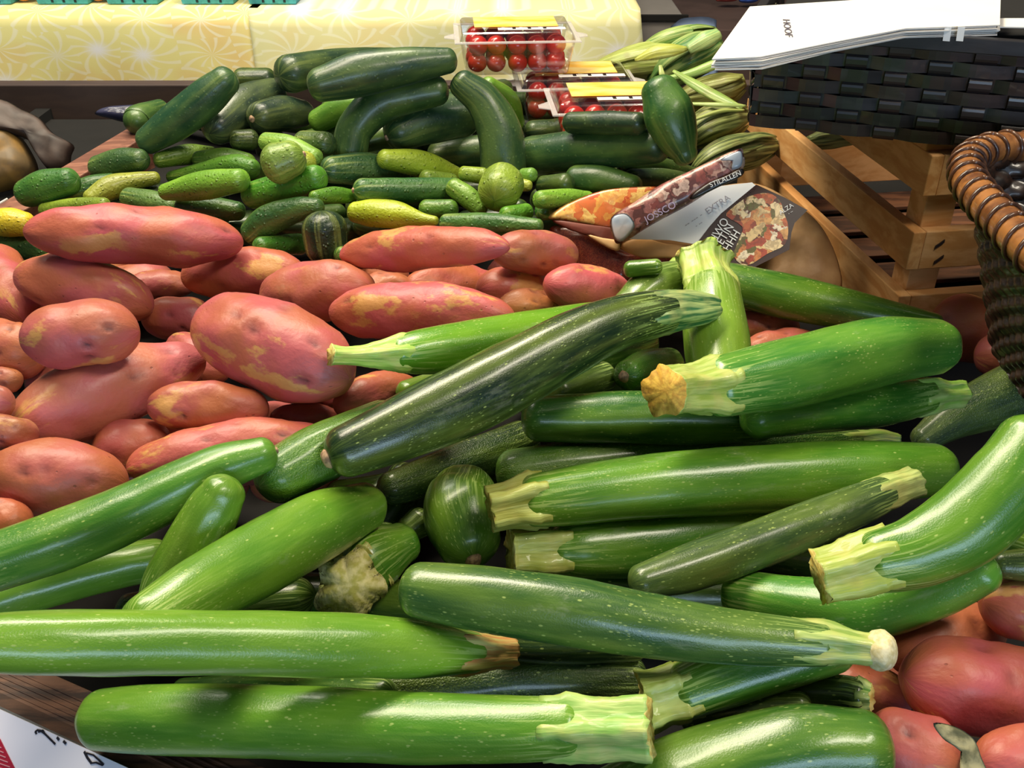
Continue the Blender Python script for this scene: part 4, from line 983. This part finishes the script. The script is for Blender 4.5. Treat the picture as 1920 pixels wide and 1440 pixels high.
ear('pale yellow green corn ear pointing left beside the tablecloth', [(1092, 138, 1.44, 4), (1130, 132, 1.43, 20), (1185, 122, 1.42, 33), (1240, 112, 1.42, 32), (1290, 100, 1.42, 14)], '8c9a40')
ear('broad dark green corn ear behind the white papers corner', [(1215, 165, 1.40, 14), (1260, 128, 1.40, 34), (1310, 96, 1.40, 36), (1352, 72, 1.40, 14)], '3f7230')
ear('blue green corn ear at the top of the corn pile', [(1195, 100, 1.46, 8), (1245, 84, 1.46, 24), (1300, 74, 1.46, 27), (1345, 62, 1.46, 10)], '587c34')
ear('yellowish husk with frayed tip right of the fat cucumber', [(1262, 195, 1.36, 14), (1310, 180, 1.36, 28), (1360, 165, 1.36, 28), (1396, 150, 1.36, 12)], '72722c')
ear('brown tinged corn ear lying low beside the crate', [(1290, 270, 1.26, 14), (1320, 245, 1.26, 34), (1360, 228, 1.27, 34), (1400, 215, 1.28, 14)], '4a5422')
ear('shadowed corn ear at the foot of the corn pile', [(1300, 325, 1.17, 12), (1340, 300, 1.17, 30), (1400, 280, 1.20, 32), (1450, 270, 1.22, 14)], '36491f')
ear('corn ear glimpsed through the slats inside the pine crate', [(1510, 268, 1.20, 10), (1545, 262, 1.21, 18), (1600, 258, 1.22, 14)], '3c5422', leaves=1)
leaf('long narrow corn leaf slanting down right over the ears', [(1262, 132, 1.33, 3), (1300, 155, 1.31, 10), (1345, 180, 1.28, 11), (1392, 202, 1.25, 4)], '7fa048')
leaf('thin corn leaf stretched level above the brown ear', [(1398, 198, 1.245, 2), (1350, 196, 1.25, 5), (1290, 194, 1.27, 3)], '8aa858')
leaf('corn leaf arching below the level one', [(1396, 206, 1.235, 2), (1350, 208, 1.23, 4), (1300, 225, 1.22, 3)], '9aa850')
leaf('corn leaf running up right toward the papers', [(1230, 150, 1.34, 3), (1290, 138, 1.33, 8), (1345, 118, 1.33, 10), (1392, 100, 1.34, 3)], '86a850')
leaf('short curled corn leaf over the pale yellow green ear', [(1190, 112, 1.37, 3), (1225, 98, 1.36, 14), (1262, 92, 1.36, 13), (1290, 90, 1.37, 4)], 'a6ac44')
leaf('upright corn leaf stub above the fat cucumber', [(1248, 160, 1.32, 7), (1242, 140, 1.32, 6), (1238, 122, 1.33, 3)], 'a8b86c')
leaf('wide bluish corn leaf tip near the papers', [(1290, 92, 1.36, 10), (1325, 72, 1.36, 18), (1350, 60, 1.37, 10)], '86ac6c')
leaf('dark corn leaf folded across the top ear', [(1200, 90, 1.43, 4), (1245, 70, 1.42, 15), (1285, 58, 1.42, 12), (1300, 55, 1.42, 3)], '5c8434')

# ================================================================ PINE CRATE
MPINE = mat_wood('pine_board', 'e0ac70', 'c98d50', .5, 11, 1); MPINEX = mat_wood('pine_board_cross', 'e2b078', 'cc9356', .5, 11, 0)
CB = Vector((.385, .875, 0)); ca_ = Vector((-.146, .989, 0)).normalized(); cb_ = Vector((.989, .146, 0)).normalized()
crate = empty('pine_crate', CB+Vector((.2, .2, -.13))); tag(crate, 'open slatted pine crate under the black woven basket at the right', 'crate')
SL = [(-.100, -.044), (-.016, .024), (.060, .100)]; LS, LF, TH = .46, .50, .013
def board(name, p0, along, L, inw, th, z0, z1, mat, inner=True):
    m = MB(); c = p0+along*(L/2)+inw*(th/2)+Vector((0, 0, (z0+z1)/2)); m.box(c, along*(L/2), inw*(th/2), Vector((0, 0, (z1-z0)/2))); o = m.build(name, mat, crate, bevel=.0012); return o
for z0, z1 in SL:
    board('side_slat', CB, ca_, LS, cb_, TH, z0, z1, MPINE); board('side_slat', CB+cb_*(LF-TH), ca_, LS, cb_, TH, z0, z1, MPINE)
    board('front_slat', CB+cb_*TH, cb_, LF-2*TH, ca_, TH, z0, z1, MPINEX); board('back_slat', CB+ca_*(LS-TH)+cb_*TH, cb_, LF-2*TH, ca_, TH, z0, z1, MPINEX)
for u in (0, 1):
    for v in (0, 1):
        p = CB+cb_*(TH if u == 0 else LF-TH-.032)+ca_*(TH if v == 0 else LS-TH-.03)
        board('corner_post', p, cb_, .032, ca_, .030, -.128, .0995, MPINEX)
board('top_rail', CB+ca_*TH, cb_, LF, ca_, .045, .0998, .1085, MPINEX)
for k in range(6): board('bottom_slat', CB+cb_*TH+ca_*(.02+k*.075), cb_, LF-2*TH, ca_, .055, -.124, -.118, MDARKW)  # pine slats coloured dark to paint in the shaded crate interior
board('divider_slat', CB+cb_*.30, ca_, LS-.03, cb_, .012, -.085, -.030, MPINE)
for (a, b) in ((1762, 458), (1760, 487)):
    m = MB(); p = on_plane(a, b, CB, -ca_, .0006); m.box(p, (cb_*.72+Vector((0, 0, .55)))*.0058, ca_*.0006, Vector((0, 0, .0016))); m.build('staple_mark', MBLK, crate)

# ================================================================ BLACK WOVEN BASKET
KL = at_z(1404, 236, .1095); KR = at_z(1925, 288, .1095); kd = (KR-KL).normalized(); kn = Vector((kd.y, -kd.x, 0)).normalized()  # outward normal (towards the viewer)
KW, KD, KH = .42, .27, .088
bk = empty('black_woven_basket', KL+kd*KW/2-kn*KD/2); tag(bk, 'black flat strap woven basket on top of the pine crate', 'basket')
MST = [mat_simple('black_strap', '2c2a2c', .38, .15, 20, .15, .2, stretch=(1, 1, 6)), mat_simple('brown_black_strap', '3a3030', .42, .15, 20, .15, .15, stretch=(1, 1, 6)), mat_simple('grey_black_strap', '3b3b40', .35, .15, 20, .15, .2, stretch=(1, 1, 6))]
flare_ = .008
def wallweave(p0, d, n, Lw):
    rows = 7; rh = KH/rows; per = .036; ncol = int(round(Lw/per)); per = Lw/ncol
    for r in range(rows):
        z0 = (r+.04)*rh; z1 = (r+.96)*rh; m = MB(); N_ = ncol*6; pts = []
        for i in range(N_+1):
            x = i*Lw/N_; off = .0022*math.cos(math.pi*(x/per-.5)+math.pi*r); off = max(min(off*1.6, .0022), -.0022)
            pts.append((x, off))
        V = []
        for (x, off) in pts:
            for (z, o2) in ((z0, off), (z1, off), (z1, off-.0009), (z0, off-.0009)):
                V.append(p0+d*x+n*(o2+flare_*z/KH)+Vector((0, 0, z)))
        Fc = []
        for i in range(N_):
            for k in range(4): a = i*4+k; b = i*4+(k+1) % 4; Fc.append((a, a+4, b+4, b))
        Fc += [(0, 1, 2, 3), (4*N_+3, 4*N_+2, 4*N_+1, 4*N_)]
        m.add(V, Fc); m.build('strap_row', MST[(r*2+1) % 3], bk, smooth=False)
    for c in range(ncol):
        m = MB(); xc = (c+.5)*per; hw = .0092; V = []; NZ = rows*6
        for j in range(NZ+1):
            z = KH*j/NZ; r = z/rh; off = -.0024*math.cos(math.pi*(r-.5-0)+math.pi*c)*-1; off = .0026*math.sin(math.pi*r+math.pi*c)*-1
            off = max(min(off*1.5, .0026), -.0026)
            for (x, o2) in ((xc-hw, off), (xc+hw, off), (xc+hw, off-.0009), (xc-hw, off-.0009)):
                V.append(p0+d*x+n*(o2+flare_*z/KH)+Vector((0, 0, z)))
        Fc = []
        for i in range(NZ):
            for k in range(4): a = i*4+k; b = i*4+(k+1) % 4; Fc.append((a, b, b+4, a+4))
        m.add(V, Fc); m.build('upright_strap', MST[c % 2], bk)
q0, q1, q2, q3 = KL, KL+kd*KW, KL+kd*KW-kn*KD, KL-kn*KD
wallweave(q0, kd, kn, KW); wallweave(q3, kn, -kd, KD); wallweave(q1, -kn, kd, KD); wallweave(q2, -kd, -kn, KW)
m = MB()
for i_, (p, d, n, L) in enumerate(((q0, kd, kn, KW), (q3, kn, -kd, KD), (q1, -kn, kd, KD), (q2, -kd, -kn, KW))):
    m.box(p+d*L/2+n*(flare_+.001)+Vector((0, 0, KH+.003)), d*(L/2+.006), n*.0045, Vector((0, 0, .0065)))
m.build('rim', MST[0], bk, bevel=.001)
m = MB(); m.box((q0+q2)/2+Vector((0, 0, .002)), kd*(KW/2-.004), kn*(KD/2-.004), Vector((0, 0, .0015))); m.build('bottom', MST[1], bk)
m = MB(); m.box((q0+q2)/2+Vector((0, 0, KH*.5)), kd*(KW/2-.006), kn*(KD/2-.006), Vector((0, 0, KH*.5-.004))); m.build('inner_shade_block', MDARK, bk)  # added solid block, its dark colour stands for shade inside the basket
m = MB()
for a in (1774, 1799):
    p = on_plane(a+4, 50, KL, kn, flare_+.0075); p2 = on_plane(a, 77, KL, kn, flare_+.0075); t_ = (p2-p); m.box((p+p2)/2, kd*.0028, kn*.0004, t_/2)
    m.build('white_tie', MWHP, bk); m = MB()
# white paper bags across the basket
MPW = mat_simple('white_paper', 'e6e2dc', .6, .03, 12, .15)
ztb = .1095+KH+.0098
pq = [(1338, 106), (1410, 9), (1640, -4), (1872, -8), (1874, 44), (1700, 50), (1560, 76), (1430, 104)]
for k in range(7):
    z = ztb+.0013*k; r = random.Random(k+2); m = MB()
    P = [at_z(a+r.uniform(-5, 5), b+r.uniform(-1.5, 1.5), ztb+.009)+Vector((0, 0, z-ztb-.009)) for a, b in pq]
    c = sum(P, Vector())/8; P = [p for p in P]
    if (P[1]-P[0]).cross(P[2]-P[1]).z < 0: P = P[::-1]
    m.plate(P, Vector((0, 0, 1)), .0008); top = k == 6
    if top:
        e = empty('paper_bag', c); tag(e, 'top white paper bag of the stack, with small black lettering, on the black basket', 'paper bag', 'white paper bags on the basket')
        m.build('sheet', MPW, e); text('lettering', 'HOOF', 1476, 52, 19, 80, mat_simple('grey_black_ink', '5a5460', .5, .05, 10, 0), .0004, at_z(1475, 52, z), Vector((0, 0, 1)), e, sx=2.8)
    else:
        tag(m.build('paper_bag', MPW), 'white paper bag beneath the top one in the stack on the black basket', 'paper bag', 'white paper bags under the top one')
m = MB(); P = [at_z(a, b, ztb+.0) for a, b in ((1872, 34), (1990, 34), (1990, 52), (1874, 50))][::-1]; m.plate(P, Vector((0, 0, 1)), .001); tag(m.build('paper_sheet', MPW), 'small white sheet at the right edge beside the paper bags', 'paper')

# ================================================================ WICKER BASKET
MWK = mat_simple('dark_wicker', '352218', .4, .3, 120, .4, .3, hex2='170d08'); MRIM = mat_simple('polished_cane', 'a8703c', .28, .2, 60, .3, .5, hex2='6a4022')
MWRAP = mat_simple('dark_cane_wrap', '5e3c26', .35, .2, 100, .3, .4, hex2='34201a')
zr = .135
rimpx = [(1925, 276), (1880, 277), (1838, 286), (1814, 306), (1816, 338), (1842, 375), (1880, 415), (1925, 462)]
RP = [at_z(a, b, zr) for a, b in rimpx]+[Vector((x, y, zr)) for x, y in ((.341, .548), (.362, .503), (.41, .477), (.48, .475), (.548, .500), (.590, .555), (.602, .64), (.594, .72), (.556, .775), (.49, .797))]; nR = len(RP)
loop = [Vector(v) for v in (lambda P_: [tuple(.5*((2*P_[i])+(-P_[i-1]+P_[(i+1) % nR])*t+(2*P_[i-1]-5*P_[i]+4*P_[(i+1) % nR]-P_[(i+2) % nR])*t*t+(-P_[i-1]+3*P_[i]-3*P_[(i+1) % nR]+P_[(i+2) % nR])*t**3)) for i in range(nR) for t in np.arange(0, 1, 1/24)])(RP)]
cR = sum(loop, Vector())/len(loop)
wk = empty('wicker_basket', Vector((cR.x, cR.y, .0))); tag(wk, 'brown wicker basket with thick wrapped rim at the right edge', 'basket')
def closed_tube(pts, rad, nr, modf, name, mat):
    n = len(pts); vs = []; fs = []; s = 0
    for i in range(n):
        t = (pts[(i+1) % n]-pts[i-1]).normalized(); up = Vector((0, 0, 1)); up = (up-t*up.dot(t)).normalized(); b = t.cross(up); s += (pts[i]-pts[i-1]).length
        for j in range(nr): th = 2*math.pi*j/nr; r = rad*modf(s, th); vs.append(pts[i]+(up*math.cos(th)+b*math.sin(th))*r)
    for i in range(n):
        for j in range(nr): a = i*nr+j; b_ = i*nr+(j+1) % nr; c_ = ((i+1) % n)*nr; fs.append((a, b_, c_+(j+1) % nr, c_+j))
    return mesh_obj(name, vs, fs, mat, wk)
dense = []
for i in range(len(loop)):
    for t in (0, .5): dense.append(loop[i].lerp(loop[(i+1) % len(loop)], t))
closed_tube(dense, .0125, 20, lambda s, th: 1.0, 'rim', MRIM)
# wrapped strands round the rim, at a slant
tl = 0; strands = []; nd = len(dense); acc = 0; cnt = 0
for i in range(nd):
    acc += (dense[(i+1) % nd]-dense[i]).length
    if acc > .0165 and cnt < 60:
        acc = 0; cnt += 1
        t = (dense[(i+1) % nd]-dense[i-1]).normalized(); up = Vector((0, 0, 1)); b = t.cross(up); pts = []
        for k in range(25): th = 2*math.pi*k/24; pts.append(dense[i]+(up*math.cos(th)+b*math.sin(th))*.0132+t*(.0045*math.sin(th)))
        m = MB(); m.tube(pts, .0017, 8); m.build('rim_wrap', MWRAP, wk, smooth=True)
# body: woven wall between rim and a narrower foot
vs = []; fs = []; nl = len(loop)*2; nrow = 90; hb = .13; loop2 = dense
cum = [0]
for i in range(1, nl): cum.append(cum[-1]+(loop2[i]-loop2[i-1]).length)
tot = cum[-1]+(loop2[0]-loop2[-1]).length; nst = 2*int(tot/.018/2)
for j in range(nrow+1):
    u = j/nrow; sc = 1-.03*math.sin(u*3)-.40*u**1.25; z = zr-.004-hb*u; row = int(u*16)
    for i in range(nl):
        p = loop2[i]; q = cR+(p-cR)*sc; nrm = (p-cR).normalized()
        ph_ = cum[i]/tot*nst*math.pi; wv = math.sin(ph_+math.pi*row)*abs(math.sin(u*16*math.pi))**.5
        q = q+nrm*(.0028*wv-.005); vs.append(Vector((q.x, q.y, z)))
for j in range(nrow):
    for i in range(nl): a = j*nl+i; b_ = j*nl+(i+1) % nl; fs.append((a, a+nl, b_+nl, b_))
fs.append(tuple(nrow*nl+i for i in range(nl)))
o = mesh_obj('woven_wall', vs, fs, MWK, wk); md = o.modifiers.new('s', 'SOLIDIFY'); md.thickness = .003

# ================================================================ SMALL BITS
tag(pil('dry_leaf', [(1750, 1356), (1790, 1362), (1825, 1385), (1840, 1420), (1852, 1460), (1800, 1452), (1815, 1425), (1790, 1400), (1768, 1385)], at_z(1800, 1400, .0), Vector((0, -.5, .86)), .0012, mat_simple('grey_green_dry_leaf', '9a9470', .8, .25, 120, .7, hex2='55553a'), crumple=.12, seed=21), 'curled grey green dry leaf between the bottom right potatoes', 'leaf')
